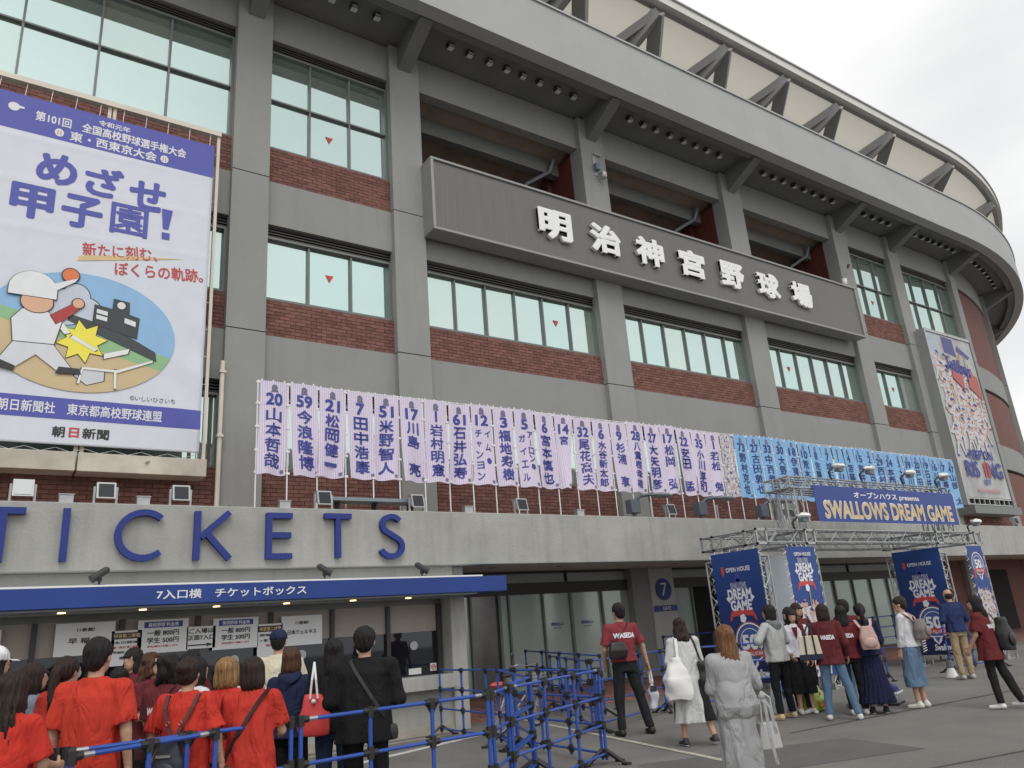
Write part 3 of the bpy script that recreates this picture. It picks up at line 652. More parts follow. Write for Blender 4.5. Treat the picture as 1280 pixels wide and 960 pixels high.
def grid(mb,x0,x1,z0,z1,nx,nz_,y,fn,mi=0):
    vs=[];fs=[]
    for j in range(nz_+1):
        for i in range(nx+1): vs.append(fn(x0+(x1-x0)*i/nx,y,z0+(z1-z0)*j/nz_))
    for j in range(nz_):
        for i in range(nx): a=j*(nx+1)+i; fs.append((a,a+1,a+nx+2,a+nx+1))
    return mb.add(vs,fs,mi)
def pp(mb,name,m,par=None): return mb.build(name,m,par or PS,off=po)
c=MB(); grid(c,px0,px1,pz0,pz1,48,170,PY,wav); sh_=pp(c,'sheet',M['sheet'])
md=sh_.modifiers.new('thickness','SOLIDIFY'); md.thickness=.004; md.offset=-1
for p in sh_.data.polygons: p.use_smooth=True
bm_=mat('poster_band_blue',(.085,.095,.40),.55,var=.04)
c=MB(); grid(c,px0,px1,10.9,pz1,48,24,PY-.004,wav); pp(c,'header_band',bm_)
c=MB(); grid(c,px0,px1,5.53,5.90,48,12,PY-.004,wav); pp(c,'footer_band',bm_)
def ptext(t,cx,cz,w,h,m,off=.02,rot=0,layer=2,shear=0,name='lettering'):
    c=MB(); text(c,t,cx,cz,PY-.0065,w=w,h=h,off=off,rot=rot,shear=shear,fn=wav); pp(c,name,M[m])
ptext('令和元年',1.32,11.50,.55,.12,'inkwhite',.03)
ptext('第101回　全国高校野球選手権大会',1.33,11.30,2.62,.2,'inkwhite',.03)
ptext('東・西東京大会',1.35,11.05,1.5,.2,'inkwhite',.03)
for cx in (.42,2.25):
    c=MB(); flat(c,ellpts(cx,11.05,.075,.085,20),PY-.010,fn=wav); o=pp(c,'ball_emblem',M['inkwhite']); c=MB(); flat(c,[(cx-.03,11.0),(cx-.018,11.0),(cx-.018,11.1),(cx-.03,11.1)],PY-.013,fn=wav); flat(c,[(cx+.018,11.0),(cx+.03,11.0),(cx+.03,11.1),(cx+.018,11.1)],PY-.013,fn=wav); pp(c,'stitch',M['inkred'])
c=MB(); flat(c,ellpts(-.33,11.36,.09,.09,20),PY-.010,fn=wav); flat(c,[(-.3,11.34),(-.16,11.36),(-.17,11.39),(-.3,11.42)],PY-.011,fn=wav); pp(c,'cap_emblem',M['inkwhite'])
for ch,cx,cz in (('め',.46,10.27),('ざ',1.24,10.22),('せ',2.0,10.14)): ptext(ch,cx,cz,.60,.60,'inkblue',.04)
for ch,cx,cz in (('甲',.14,9.50),('子',.93,9.50),('園',1.72,9.53)): ptext(ch,cx,cz,.62,.62,'inkblue',.04 if ch!='園' else .022)
c=MB(); flat(c,[(2.27,9.93),(2.47,9.93),(2.41,9.50),(2.31,9.50)],PY-.012,fn=wav); flat(c,[(2.30,9.28),(2.44,9.28),(2.44,9.42),(2.30,9.42)],PY-.012,fn=wav); pp(c,'lettering',M['inkblue'])
c=MB(); flat(c,[(.93,8.50),(2.75,8.93),(1.9,8.80),(.97,8.62)],PY-.008,fn=wav); pp(c,'brush_stroke',M['inkgold'])
ptext('新たに刻む、',1.62,8.83,1.25,.27,'inkred',.02,rot=.12)
ptext('ぼくらの軌跡。',2.32,8.56,1.55,.27,'inkred',.02,rot=.10)
# baseball ground picture: plain generic drawing
E0=(1.14,7.15); e_=ellpts(E0[0],E0[1],1.52,1.12,64)
def clip(poly,a,b,cc_):
    o=[]; 
    for i in range(len(poly)):
        p,q=poly[i],poly[(i+1)%len(poly)]; fp=a*p[0]+b*p[1]-cc_; fq=a*q[0]+b*q[1]-cc_
        if fp<=0: o.append(p)
        if fp*fq<0: t=fp/(fp-fq); o.append((p[0]+(q[0]-p[0])*t,p[1]+(q[1]-p[1])*t))
    return o
def pk(name,col,polys,layer,rough=.6):
    if layer>=4:
        c=MB()
        for p in polys:
            mx_=sum(a for a,_ in p)/len(p); mz_=sum(b for _,b in p)/len(p); R_=max(math.hypot(a-mx_,b-mz_) for a,b in p); k_=1+.018/R_
            flat(c,[(mx_+(a-mx_)*k_,mz_+(b-mz_)*k_) for a,b in p],PY-.003*layer-.0045,fn=wav)
        pp(c,name+'_outline',M['inkblack'])
    c=MB(); [flat(c,p,PY-.003*layer-.006,fn=wav) for p in polys]; return pp(c,name,mat('print_'+name,col,rough,var=.04))
pk('picture_sky',(.27,.48,.72),[e_],1)
pk('picture_grass',(.28,.50,.26),[clip(e_,.22,1,7.22+.22*E0[0]-.05)],2)
pk('picture_sand',(.60,.47,.27),[clip(e_,.25,1,6.95+.25*E0[0]-.05)],3)
pk('picture_cloud',(.55,.60,.68),[ellpts(.78,7.62,.32,.28),ellpts(.98,7.78,.22,.26),ellpts(.70,7.42,.45,.2),ellpts(1.15,7.55,.25,.25)],4)
pk('picture_stand',(.055,.065,.07),[[(.9,7.32),(2.35,6.75),(2.32,6.93),(1.9,7.15),(1.3,7.36),(.9,7.45)]],5)
pk('picture_scoreboard',(.05,.06,.065),[[(1.28,7.33),(2.0,7.15),(2.02,7.55),(1.85,7.60),(1.84,7.83),(1.58,7.86),(1.57,7.66),(1.29,7.70)]],6)
pk('picture_scoreboard_panel',(.72,.74,.74),[[(1.32,7.54),(1.50,7.51),(1.50,7.59),(1.32,7.62)],[(1.32,7.43),(1.50,7.40),(1.50,7.48),(1.32,7.51)],[(1.78,7.42),(1.97,7.37),(1.97,7.47),(1.78,7.52)],ellpts(1.71,7.75,.07,.07,16)],7)
st_=[(0.72+(.40 if i%2==0 else .24)*cos(2*pi*i/16+.2),6.86+(.40 if i%2==0 else .24)*sin(2*pi*i/16+.2)) for i in range(16)]
pk('picture_burst',(.88,.78,.09),[[(p_+0.42,q_+0.1) for p_,q_ in L_] for L_ in [st_]],8)
pk('picture_base',(.60,.64,.66),[[(p_+0.45,q_+0.05) for p_,q_ in L_] for L_ in [[(.62,6.27),(.82,6.12),(1.08,6.22),(1.08,6.40),(.74,6.44)]]],5)
pk('picture_line',(.80,.80,.78),[[(1.12,6.18),(1.16,6.18),(1.2,6.45),(1.75,6.45),(2.3,6.72),(2.3,6.76),(1.72,6.49),(1.18,6.49)],[(.95,7.00),(1.35,6.80),(1.39,6.84),(.99,7.06)],[(1.50,6.68),(1.88,6.83),(1.9,6.93),(1.50,6.78)],[(.62,7.35),(.86,7.05),(.95,7.09),(.70,7.42)],[(1.68,6.5),(1.72,6.5),(1.74,6.15),(1.70,6.15)]],9)
pk('picture_ball',(.72,.20,.08),[[(p_+0.42,q_+0.2) for p_,q_ in L_] for L_ in [ellpts(.44,7.98,.13,.13,20)]],9)
# plain generic striding figure without a face (stand-in)
pk('picture_figure_trousers',(.66,.68,.72),[[(p_+0.42,q_+0.22) for p_,q_ in L_] for L_ in [[(-.28,6.62),(.28,6.62),(.62,6.18),(.42,6.12),(.05,6.40),(-.25,6.12),(-.50,6.20)]]],10)
pk('picture_figure_shirt',(.72,.74,.78),[[(p_+0.42,q_+0.22) for p_,q_ in L_] for L_ in [[(-.30,6.60),(.30,6.62),(.38,7.05),(.12,7.22),(-.22,7.20),(-.36,7.0)]]],11)
pk('picture_figure_sleeve',(.42,.05,.05),[[(p_+0.42,q_+0.22) for p_,q_ in L_] for L_ in [[(.30,7.0),(.42,7.10),(.62,7.32),(.50,7.40),(.2,7.15)]]],12)
pk('picture_figure_head',(.70,.42,.28),[[(p_+0.42,q_+0.22) for p_,q_ in L_] for L_ in [ellpts(-.02,7.36,.24,.20,24),ellpts(.60,7.44,.09,.09,12)]],12)
pk('picture_figure_helmet',(.76,.78,.80),[[(p_+0.42,q_+0.22) for p_,q_ in L_] for L_ in [ellpts(-.10,7.58,.36,.34,28,0,pi*1.0)+[(-.46,7.45),(.26,7.45)],[(.1,7.70),(.56,7.92),(.52,7.84),(.22,7.6)]]],13)
pk('picture_figure_shoe',(.04,.04,.045),[[(p_+0.42,q_+0.22) for p_,q_ in L_] for L_ in [[(.38,6.10),(.74,6.13),(.70,6.22),(.42,6.22)],[(-.55,6.14),(-.25,6.08),(-.24,6.16),(-.5,6.26)]]],13)
ptext('主催／朝日新聞社　東京都高校野球連盟',1.02,5.715,3.0,.2,'inkwhite',.02)
ptext('朝',.93,5.31,.18,.18,'inkblack',.03); ptext('日',1.16,5.31,.14,.16,'inkred',.04); ptext('新聞',1.49,5.31,.40,.18,'inkblack',.03)
ptext('©いしいひさいち',2.35,6.02,.75,.09,'inkblack',0)
# ================================================================= right poster (follows the wall)
def fanp(mb,x,z,h,lay,rnd):
    "a small player in a white uniform, drawn flat; adds to builders by material"
    tilt=rnd.uniform(-.5,.5)
    def R_(pts): return [(x+(a*cos(tilt)-b*sin(tilt))*h,z+(a*sin(tilt)+b*cos(tilt))*h) for a,b in pts]
    skin,navy,white,red,wood=mb
    flat_=lambda m,p,l: m.append((R_(p),lay+l))
    flat_(white,[(-.16,-.05),(.16,-.05),(.2,.34),(.12,.42),(-.12,.42),(-.2,.34)],0)
    for sg_ in (-1,1):
        k=rnd.uniform(.1,.4); flat_(white,[(sg_*.02,-.04),(sg_*.17,-.04),(sg_*(.17+k*.5),-.5),(sg_*(.07+k*.5),-.5)],0.1)
        a1=rnd.uniform(-.8,1.2); ex,ez=sg_*(.2+.25*cos(a1)),.33+.25*sin(a1); flat_(white,[(sg_*.14,.38),(sg_*.17,.26),(ex,ez-.05),(ex,ez+.05)],.2)
        flat_(skin,[(ex-.04,ez-.04),(ex+.04,ez-.05),(ex+sg_*.03+.03,ez+.16),(ex+sg_*.03-.04,ez+.16)],.3)
        flat_(navy,[(sg_*(.07+k*.5),-.5),(sg_*(.17+k*.5),-.5),(sg_*(.2+k*.5),-.56),(sg_*(.05+k*.5),-.57)],.2)
    flat_(skin,ellpts(0,.52,.085,.11,10),.4); flat_(navy,ellpts(0,.56,.10,.09,10,0,pi),.5); flat_(navy,[(-.02,.55),(.14,.54),(.14,.58),(-.02,.59)],.5)
    flat_(red,[(-.15,.02),(.15,.02),(.15,.05),(-.15,.05)],.3); flat_(red,[(-.1,.22),(.1,.24),(.1,.28),(-.1,.26)],.3)
    if rnd.random()<.4: flat_(wood,[(.3,.3),(.34,.3),(.5,.95),(.44,.95)],.2)
PM=[mat('print_skin',(.52,.33,.25),.6),M['ink'],mat('print_uniform',(.54,.54,.56),.6,var=.12,vscale=5),M['inkred'],mat('print_wood',(.38,.26,.13),.6)]
def crowd(n,x0,x1,z0,z1,h,seed):
    rnd=random.Random(seed); L=[[] for _ in range(5)]
    for i in range(n):
        fx=rnd.random(); z=z1-(z1-z0)*(i+.5)/n; fanp(L,x0+(x1-x0)*((i*.618)%1*.9+.05),z,h*rnd.uniform(.8,1.2),i*.8,rnd)
    return L
def emit_crowd(L,root,off,fn,y,step=.0008,clipx=None,clipz=None):
    for l,m,nm in zip(L,PM,('printed_skin','printed_cap','printed_uniform','printed_stripe','printed_bat')):
        c=MB()
        for poly,lay in l:
            p=poly
            if clipx: p=clip(p,-1,0,-clipx[0]); p=clip(p,1,0,clipx[1]) if len(p)>2 else p
            if clipz and len(p)>2: p=clip(p,0,-1,-clipz[0]); p=clip(p,0,1,clipz[1]) if len(p)>2 else p
            if len(p)>2: flat(c,p,y-lay*step,fn=fn)
        if c.f: c.build(nm,m,root,off=off)
ro=(33,14.6,4.7)
def pw(s,o,z): return PW(s,o,z)
FR2=empty('billboard_frame',ro,label='grey steel frame holding the players poster on the right of the stadium front',cat='billboard frame')
def f2(name,m,*b,**k):
    for q in b: c=MB(); c.pbox(*q); c.build(name,m,FR2,off=ro,**k)
f2('side_post',M['alum'],(31.1,31.2,.05,.6,4.9,12.15)); f2('side_post',M['frame'],(34.82,34.9,.05,.6,4.9,12.15))
f2('top_bar',M['alum'],(31.2,33.0,.42,.6,12.08,12.2),(33.04,34.82,.42,.6,12.08,12.2)); f2('bottom_tray',M['frame'],(31.1,34.9,.1,.8,4.55,4.85))
f2('bottom_rail',M['steel'],(31.2,34.82,.5,.58,5.15,5.2),(31.2,34.82,.5,.58,4.92,4.96),*[(s,s+.05,.5,.57,4.96,5.15) for s in np.arange(31.3,34.8,.4)])
f2('brick_return',M['brickfar'],(31.12,31.6,.0,.35,11.5,12.1))
RP=empty('players_poster',ro,label='tall poster crowded with baseball players above large words on the right of the front',cat='poster')
fr_=lambda x,y,z: PW(x,.56-y,z)
c=MB(); c.pbox(31.2,34.82,.52,.56,5.22,12.07,0,.5); c.build('sheet',mat('players_sheet',(.42,.43,.43),.6,var=.32,vscale=1.0,stretch=(1,1,.6)),RP,off=ro)
c=MB(); flat(c,[(31.25,11.1),(34.8,11.1),(34.8,12.05),(31.25,12.05)],-.003,fn=fr_); c.build('printed_sky',mat('printed_sky',(.40,.46,.54),.6,var=.1),RP,off=ro)
c=MB(); flat(c,[(32.4,11.3),(33.3,11.2),(33.3,12.0),(32.4,12.0)],-.006,fn=fr_); flat(c,[(33.4,11.5),(34.3,11.2),(34.5,11.35),(33.6,11.75)],-.006,fn=fr_); c.build('printed_flag',mat('printed_indigo',(.09,.09,.26),.6),RP,off=ro)
emit_crowd(crowd(36,31.5,34.5,7.3,10.6,1.15,3),RP,ro,fr_,-.01,clipx=(31.22,34.8))
c=MB(); flat(c,[(32.5,10.2),(33.3,9.7),(33.4,10.4),(32.6,10.55)],-.05,fn=fr_); flat(c,[(33.7,9.9),(34.6,9.4),(34.6,10.4),(33.9,10.7)],-.05,fn=fr_); c.build('printed_red_shape',mat('print_dullred',(.42,.12,.11),.6),RP,off=ro)
c=MB(); text(c,'Swallows',33.2,10.75,-.055,w=1.9,h=.6,off=.03,shear=.3,rot=-.12,fn=fr_); text(c,'KEEP ON',33.1,6.95,-.055,w=1.9,h=.36,off=.03,fn=fr_); text(c,'RIS   NG',33.1,6.35,-.055,w=2.9,h=.62,off=.025,fn=fr_); text(c,'2019',33.1,5.85,-.055,w=.5,h=.22,off=.03,fn=fr_); c.build('lettering',M['ink'],RP,off=ro)
c=MB(); flat(c,[(33.1,6.04),(33.24,6.04),(33.24,6.66),(33.1,6.66)],-.058,fn=fr_); flat(c,[(33.32,6.04),(33.46,6.04),(33.46,6.66),(33.32,6.66)],-.058,fn=fr_); c.build('lettering',M['inkred'],RP,off=ro)
c=MB(); text(c,'明治神宮野球場',33.1,5.5,-.055,w=1.8,h=.16,off=.01,fn=fr_); c.build('lettering',mat('print_pink',(.6,.25,.28),.6),RP,off=ro)
# ================================================================= player name flags
lil=mat('lilac_striped_cloth',(.66,.56,.70),.8,bump=.25,bscale=30)
def stripes(m,c1,c2,freq,th):
    nt=m.node_tree; b=nt.nodes['Principled BSDF']; N=nt.nodes.new; L=nt.links.new
    tc=N('ShaderNodeTexCoord'); sp=N('ShaderNodeSeparateXYZ'); L(tc.outputs['Object'],sp.inputs[0]); mu=N('ShaderNodeMath'); mu.operation='MULTIPLY'; mu.inputs[1].default_value=freq; L(sp.outputs[0],mu.inputs[0])
    fr=N('ShaderNodeMath'); fr.operation='FRACT'; L(mu.outputs[0],fr.inputs[0]); lt=N('ShaderNodeMath'); lt.operation='LESS_THAN'; lt.inputs[1].default_value=th; L(fr.outputs[0],lt.inputs[0])
    mx=N('ShaderNodeMix'); mx.data_type='RGBA'; mx.inputs[6].default_value=(*c1,1); mx.inputs[7].default_value=(*c2,1); L(lt.outputs[0],mx.inputs[0]); L(mx.outputs[2],b.inputs['Base Color'])
stripes(lil,(.72,.64,.75),(.47,.43,.64),26,.26)
sky_=mat('pale_blue_cloth',(.22,.45,.72),.8,bump=.25,bscale=30); stripes(sky_,(.24,.47,.74),(.17,.37,.66),20,.2)
names=[('20','山本哲哉'),('59','今浪隆博'),('21','松岡健一'),('7','田中浩康'),('51','米野智人'),('17','川島　亮'),('1','岩村明憲'),('61','石井弘寿'),('12','チャンヨン|イム・'),('3','福地寿樹'),('5','ガイエル|アーロン・'),('6','宮本慎也'),('14','宮'),('32','尾花高夫'),('6','水谷新太郎'),('9','杉浦　享'),('28','八重樫幸雄'),('27','大矢明彦'),('17','松岡　弘'),('22','安田　猛'),('35','小川淳司'),('1','若松　勉'),('*',''),
('73','野村克也'),('27','古田敦也'),('33','中西親志'),('30','大野雄次'),('18','伊東昭光'),('10','荒木大輔'),('8','佐藤真一'),('7','城石憲之'),('1','池山隆寛'),('4','笘篠賢治'),('15','吉井理人'),('2','飯田哲也'),('29','西村龍次'),('24','本西　厚'),('5','土橋勝征'),('39','石川雅規'),('20','戸田善紀'),('19','石井一久'),('16','川崎憲次'),('17','内藤尚行'),('47','山部　太')]
fx0,fx1=3.77,27.4; pitch=(fx1-fx0)/len(names); FY=13.0
pole=mat('white_pole',(.75,.74,.74),.4)
for i,(num,nm) in enumerate(names):
    rnd=random.Random(i*7+1); x0=fx0+i*pitch; blue_=i>22; zb_,zt_=4.40+rnd.uniform(-.02,.02),6.06+.02*sin(i*.8)
    W_n={'20':'twenty','59':'fifty-nine','21':'twenty-one','7':'seven','51':'fifty-one','17':'seventeen','1':'one','61':'sixty-one','12':'twelve','3':'three','5':'five','6':'six','14':'fourteen','32':'thirty-two','9':'nine','28':'twenty-eight','27':'twenty-seven','22':'twenty-two','35':'thirty-five','73':'seventy-three','33':'thirty-three','30':'thirty','18':'eighteen','10':'ten','8':'eight','4':'four','15':'fifteen','2':'two','29':'twenty-nine','24':'twenty-four','39':'thirty-nine','19':'nineteen','16':'sixteen','47':'forty-seven'}
    if i==0: lab='lilac name flag numbered 20, leftmost of the long row of flags above the parapet'
    elif i==22: lab='narrow flag printed with a crowd of players between the lilac and the blue flags'
    elif i==len(names)-1: lab='pale blue name flag numbered 47 at the right end of the row'
    else: lab='%s %s name flag from the left, printed %s'%(ORD[i if i<23 else i-23],'pale blue' if blue_ else 'lilac striped',W_n[num]) if i!=12 else 'lilac name flag whose lower cloth is curled aside, showing the window behind'
    r=empty('name_flag',(x0,FY,3.3),label=lab,cat='flag',group='player name flags along the parapet')
    c=MB(); c.tube((0,0,0),(0,0,2.78),.013,n=8); c.tube((0,0,0),(0,0,.1),.03); c.build('pole',pole,r,smooth=.6)
    c=MB(); c.tube((0,0,2.765),(pitch*.97,-.0,2.765),.009,n=6); c.build('crossbar',pole,r)
    h=zt_-zb_; ph=rnd.uniform(0,6); amp=rnd.uniform(.016,.045); sw=rnd.uniform(-.07,.05) if i not in (1,2,12) else (.0,.07,-.05,0)[{1:1,2:2,12:3}[i]]
    wdf=pitch*.93; curl=(i==12)
    def cf(u,y,v,ph=ph,amp=amp,sw=sw,curl=curl,r_=rnd.uniform(.02,.06)):
        t=(h-v)/h; k=u/wdf
        x=.035+u+sw*t*t; yy=y-.02-amp*sin(u*11+ph+t*1.5)*(.3+t)-r_*t*k*sin(t*4+ph)
        z=1.10+v+.012*sin(u*14+ph)*t
        if curl and k>.0: x=.035+u*(1-.62*t**1.3)+(-.0)*t; yy-=.10*t*k
        return (x,yy,z)
    c=MB(); grid(c,0,wdf,0,h,10,16,0,cf); cl=c.build('cloth',(sky_ if blue_ else (mat('crowd_cloth',(.5,.47,.50),.8,var=.5,vscale=16) if i==22 else lil)),r,smooth=1.2)
    c=MB(); [c.box(-.03,.04,-.02,.005,1.10+h*t-.02,1.10+h*t+.02) for t in (.02,.25,.5,.75,.98)]; [c.box(wdf*t,wdf*t+.03,-.015,.0,1.1+h-.01,1.1+h+.03) for t in (.1,.5,.9)]; c.build('tab',pole,r)
    if i==22:
        rr=random.Random(5); c1,c2,c3=MB(),MB(),MB()
        for q in range(150):
            a,b_=rr.uniform(.01,wdf-.05),rr.uniform(.02,h-.07); s_=rr.uniform(.018,.045)
            flat((c1,c2,c3)[q%3],[(a,b_),(a+s_,b_+rr.uniform(-.01,.01)),(a+s_*.8,b_+s_*1.4),(a+.005,b_+s_*1.2)],-.003-.00003*q,fn=cf)
        c1.build('printed_uniform',M['inkwhite'],r); c2.build('printed_skin',PM[0],r); c3.build('printed_cap',M['ink'],r); continue
    c=MB(); cxx=wdf*.5; sz=.30
    dg=len(num); text(c,num,cxx,h-.33,-.007,w=(.13*dg+.02) if num!='1' else None,h=.21,off=.04,fn=cf)
    if '|' in nm:
        a,b_=nm.split('|'); vtext(c,a,cxx-.09,h-.50,.07,-.007,.15,.02,fn=cf); vtext(c,b_,cxx+.12,h-.47,.35,-.007,.14,.02,fn=cf)
    elif i==12: vtext(c,nm,cxx,h-.48,h-.70,-.007,.24,.03,fn=cf)
    else: vtext(c,nm,cxx,h-.48,.10,-.007,.27 if len(nm)<5 else .23,.03,fn=cf)
    c.build('lettering',M['ink'] if not blue_ else mat('print_deepnavy',(.035,.055,.20),.6),r)
    c=MB(); flat(c,ellpts(cxx,h-.12,.055,.06,12),-.007,fn=cf); flat(c,[(cxx-.065,h-.20),(cxx+.065,h-.20),(cxx+.05,h-.16),(cxx-.05,h-.16)],-.009,fn=cf); flat(c,[(wdf-.09,.04),(wdf-.03,.04),(wdf-.03,.10),(wdf-.09,.10)],-.007,fn=cf); c.build('crest',mat('print_greyviolet',(.16,.15,.24),.6),r)
# ================================================================= small things on the parapet
def flood(x,y,z,kind,label,rz=0):
    r=empty('parapet_floodlight',(x,y,z),rz,label=label,cat='floodlight')
    c=MB(); c.box(-.16,-.13,-.02,.02,0,.26); c.box(.13,.16,-.02,.02,0,.26); c.box(-.16,.16,-.03,.03,0,.02); c.build('yoke',M['alum'],r)
    t=.45; c=MB(); vs=[]
    for yy,zz,hh in ((-.07,.2,.15),(.09,.24,.10)):
        for i,j in ((-1,-1),(1,-1),(1,1),(-1,1)): vs.append((i*.125,yy+j*hh*sin(t)*.5,zz+j*hh*cos(t)*.9))
    c.add(vs,[(0,1,2,3),(7,6,5,4),(0,4,5,1),(1,5,6,2),(2,6,7,3),(3,7,4,0)]); c.build('lamp_body',M['alum'],r)
    c=MB(); vs=[(i*.1,-.078+j*.12*sin(t)*.5,.2+j*.12*cos(t)*.9) for i,j in ((-1,-1),(1,-1),(1,1),(-1,1))]; c.add(vs,[(0,1,2,3)]); c.build('lens',M['darkglass'] if kind else mat('bright_lens',(.6,.62,.62),.1),r)
ZP=3.72
for x,k,l in ((.45,0,'square floodlight with a pale lens on the parapet above the first T'),(2.49-1.02,1,'square floodlight on the parapet above the letter C'),(2.49,1,'square floodlight on the parapet above the letter K'),(4.75,1,'square floodlight on the parapet at the left end of the flat rail above E'),(6.5,1,'square floodlight on the parapet above the letter S'),(8.79,1,'square floodlight on the parapet right of the TICKETS letters'),(12.9,1,'square floodlight on the parapet under the lilac flags beside the gooseneck lamp'),(17.2,1,'square floodlight on the parapet left of the truss gate'),(22,1,'square floodlight on the parapet behind the gate banner'),(29.5,1,'square floodlight on the parapet right of the truss gate'),(31.8,1,'square floodlight on the parapet below the players poster')): flood(x,12.45,ZP,k,l)
for x,lx_ in ((.98,'above the letter I'),(1.98,'between the floodlights above C and K'),(4.1,'at the foot of the leftmost flags'),(7.6,'right of the letter S'),(10.3,'under the middle lilac flags')):
    r=empty('junction_box',(x,12.5,ZP),label='small grey box standing on the parapet '+lx_,cat='box',group='small grey boxes on the parapet')
    c=MB(); c.box(-.09,.09,-.06,.06,0,.13); c.build('box_body',M['steel'],r,bevel=.006); c=MB(); c.box(-.1,.1,-.07,.07,.131,.145); c.build('lid',M['steel'],r)
r=empty('cable_rail',(4.9,12.75,ZP),label='flat grey metal rail on posts behind the parapet under the left flags',cat='rail')
c=MB(); c.box(0,1.75,-.18,.18,.20,.26); c.build('rail_deck',mat('rail_grey',(.22,.26,.29),.5,metal=.3),r); c=MB(); [c.box(x,x+.04,-.1,.1,0,.2) for x in (.2,.9,1.6)]; c.build('leg',M['dark'],r)
for j,(x,l) in enumerate(((11.95,'grey gooseneck area lamp on the parapet, leftmost of three'),(14.1,'grey gooseneck area lamp on the parapet, middle of three'),(16.35,'grey gooseneck area lamp on the parapet, rightmost, just left of the gate'))):
    r=empty('gooseneck_lamp',(x,12.6,ZP),label=l,cat='area lamp')
    c=MB(); c.tube((0,0,0),(0,0,.3),.05,n=8); c.box(-.15,.12,-.1,.1,.12,.42); c.path([(0,0,.38),(.15,-.1,.50),(.4,-.2,.52)],.04,n=8); c.build('post_and_arm',mat('lamp_bluegrey',(.10,.12,.14),.5,metal=.3),r,smooth=.5,bevel=.01)
    c=MB(); c.sphere((.65,-.25,.50),(.32,.16,.06),n=14); c.build('lamp_head',M['grey'],r,smooth=1.2)
    c=MB(); c.box(.3,.34,-.22,-.18,0,.34); c.build('prop',M['alum'],r)
r=empty('drain_conduit',(3.62,14.9,3.3),label='pale vertical conduit beside the pillar at the right edge of the left poster',cat='conduit')
c=MB(); c.tube((0,0,0),(0,0,3.75),.045,n=10); [c.box(-.06,.06,-.06,.06,z,z+.05) for z in (.8,2.2,3.5)]; c.build('pipe',M['offwhite'],r,smooth=.6)
r=empty('cable_coil',(3.2,12.85,ZP-.02),label='tangle of dark cable lying on the parapet left of the leftmost flag',cat='cable')
c=MB(); rr=random.Random(3); p=[(rr.uniform(-.45,.35),rr.uniform(-.1,.1),rr.uniform(0.02,.12)) for _ in range(26)]; c.path(sorted(p),.012,n=5); c.build('cable',M['dark'],r)
# ================================================================= truss gate
GX=(12.9,14.75); GR=(19.75,21.9); GY=10.2; GB=11.48; ZH=3.15
go=(17.3,GY,0)
GT=empty('truss_gate',go,label='aluminium lattice truss gateway with two towers and a raised header',cat='truss gate')
def truss(name,p,q,w=.26,seg=.32,up=(0,0,1),sides=4,par=None):
    p,q=Vector(p),Vector(q); d=q-p; Ln=d.length; d.normalize(); u=Vector(up)
    a=d.cross(u).normalized(); b=a.cross(d).normalized(); c=MB(); cor=[a*i*w/2+b*j*w/2 for i,j in ((-1,-1),(1,-1),(1,1),(-1,1))]
    for k in cor: c.tube(p+k,q+k,.019,n=8)
    n=max(2,int(Ln/seg))
    for s_ in range(4):
        k0,k1=cor[s_],cor[(s_+1)%4]
        for i in range(n):
            x0=p+d*Ln*i/n; x1=p+d*Ln*(i+1)/n
            if i%2: c.tube(x0+k0,x1+k1,.0085,n=5)
            else: c.tube(x0+k1,x1+k0,.0085,n=5)
    for t in (0,1):
        x=p.lerp(q,t)
        for s_ in range(4): c.tube(x+cor[s_],x+cor[(s_+1)%4],.02,n=6)
    return c.build(name,M['alum'],par or GT,off=go,smooth=.7)
h=.13
cols=[(GX[0]+h,GY+h),(GX[0]+h,GB),(GX[1]-h+.0,GY+h),(GX[1]-h,GB),(GR[0]+h,GY+h),(GR[0]+h,GB),(GR[1]-h,GY+h),(GR[1]-h,GB)]
for x,y in cols: truss('truss_column',(x,y,.04),(x,y,ZH-.52),up=(0,1,0))
for y in (GY+h,GB): truss('truss_beam',(GX[0],y,ZH-.13),(GR[1],y,ZH-.13),seg=.34); truss('truss_beam',(GX[0],y,ZH-.47),(GR[1],y,ZH-.47),w=.2,seg=.34) if False else None
for x in (GX[0]+h,GX[1]-h,GR[0]+h,GR[1]-h): truss('truss_beam',(x,GY+.3,ZH-.13),(x,GB-.15,ZH-.13),seg=.34)
for x in (14.55,20.65): truss('truss_column',(x,GY+h+.02,ZH),(x,GY+h+.02,4.07),up=(0,1,0),w=.24); truss('truss_column',(x,GY+.55,ZH),(x,GY+.55,4.07),up=(0,1,0),w=.24)
truss('truss_beam',(14.3,GY+h,4.18),(20.85,GY+h,4.18),w=.24,seg=.34); truss('truss_beam',(14.3,GY+.55,4.18),(20.85,GY+.55,4.18),w=.24,seg=.34)
for x in (14.43,20.73): truss('truss_beam',(x,GY+.25,4.18),(x,GY+.46,4.18),w=.22)
for x,y in cols:
    c=MB(); c.box(x-.25,x+.25,y-.25,y+.25,0,.03); [c.box(x+i*.25-.03,x+i*.25+.03,y+j*.25-.03,y+j*.25+.03,0,.12) for i in (-1,1) for j in (-1,1)]; c.build('base_plate',M['steel'],GT,off=go)
for k,(x,y) in enumerate(((GX[0]+h,GY+h),(GX[1]-h,GY+h),(GR[0]+h,GY+h),(GR[1]-h,GY+h),(GX[0]+h,GB),(GR[0]+h,GB))):
    c=MB(); [c.box(x-.17+a,x-.13+a,y-.17+b_,y-.13+b_,ZH-.30,ZH+.02) for a in (0,.3) for b_ in (0,.3)]; [c.box(x-.17,x+.17,y-.17+b_,y-.13+b_,z,z+.04) for b_ in (0,.3) for z in (ZH-.30,ZH-.02)]; c.build('corner_block',M['steel'],GT,off=go)
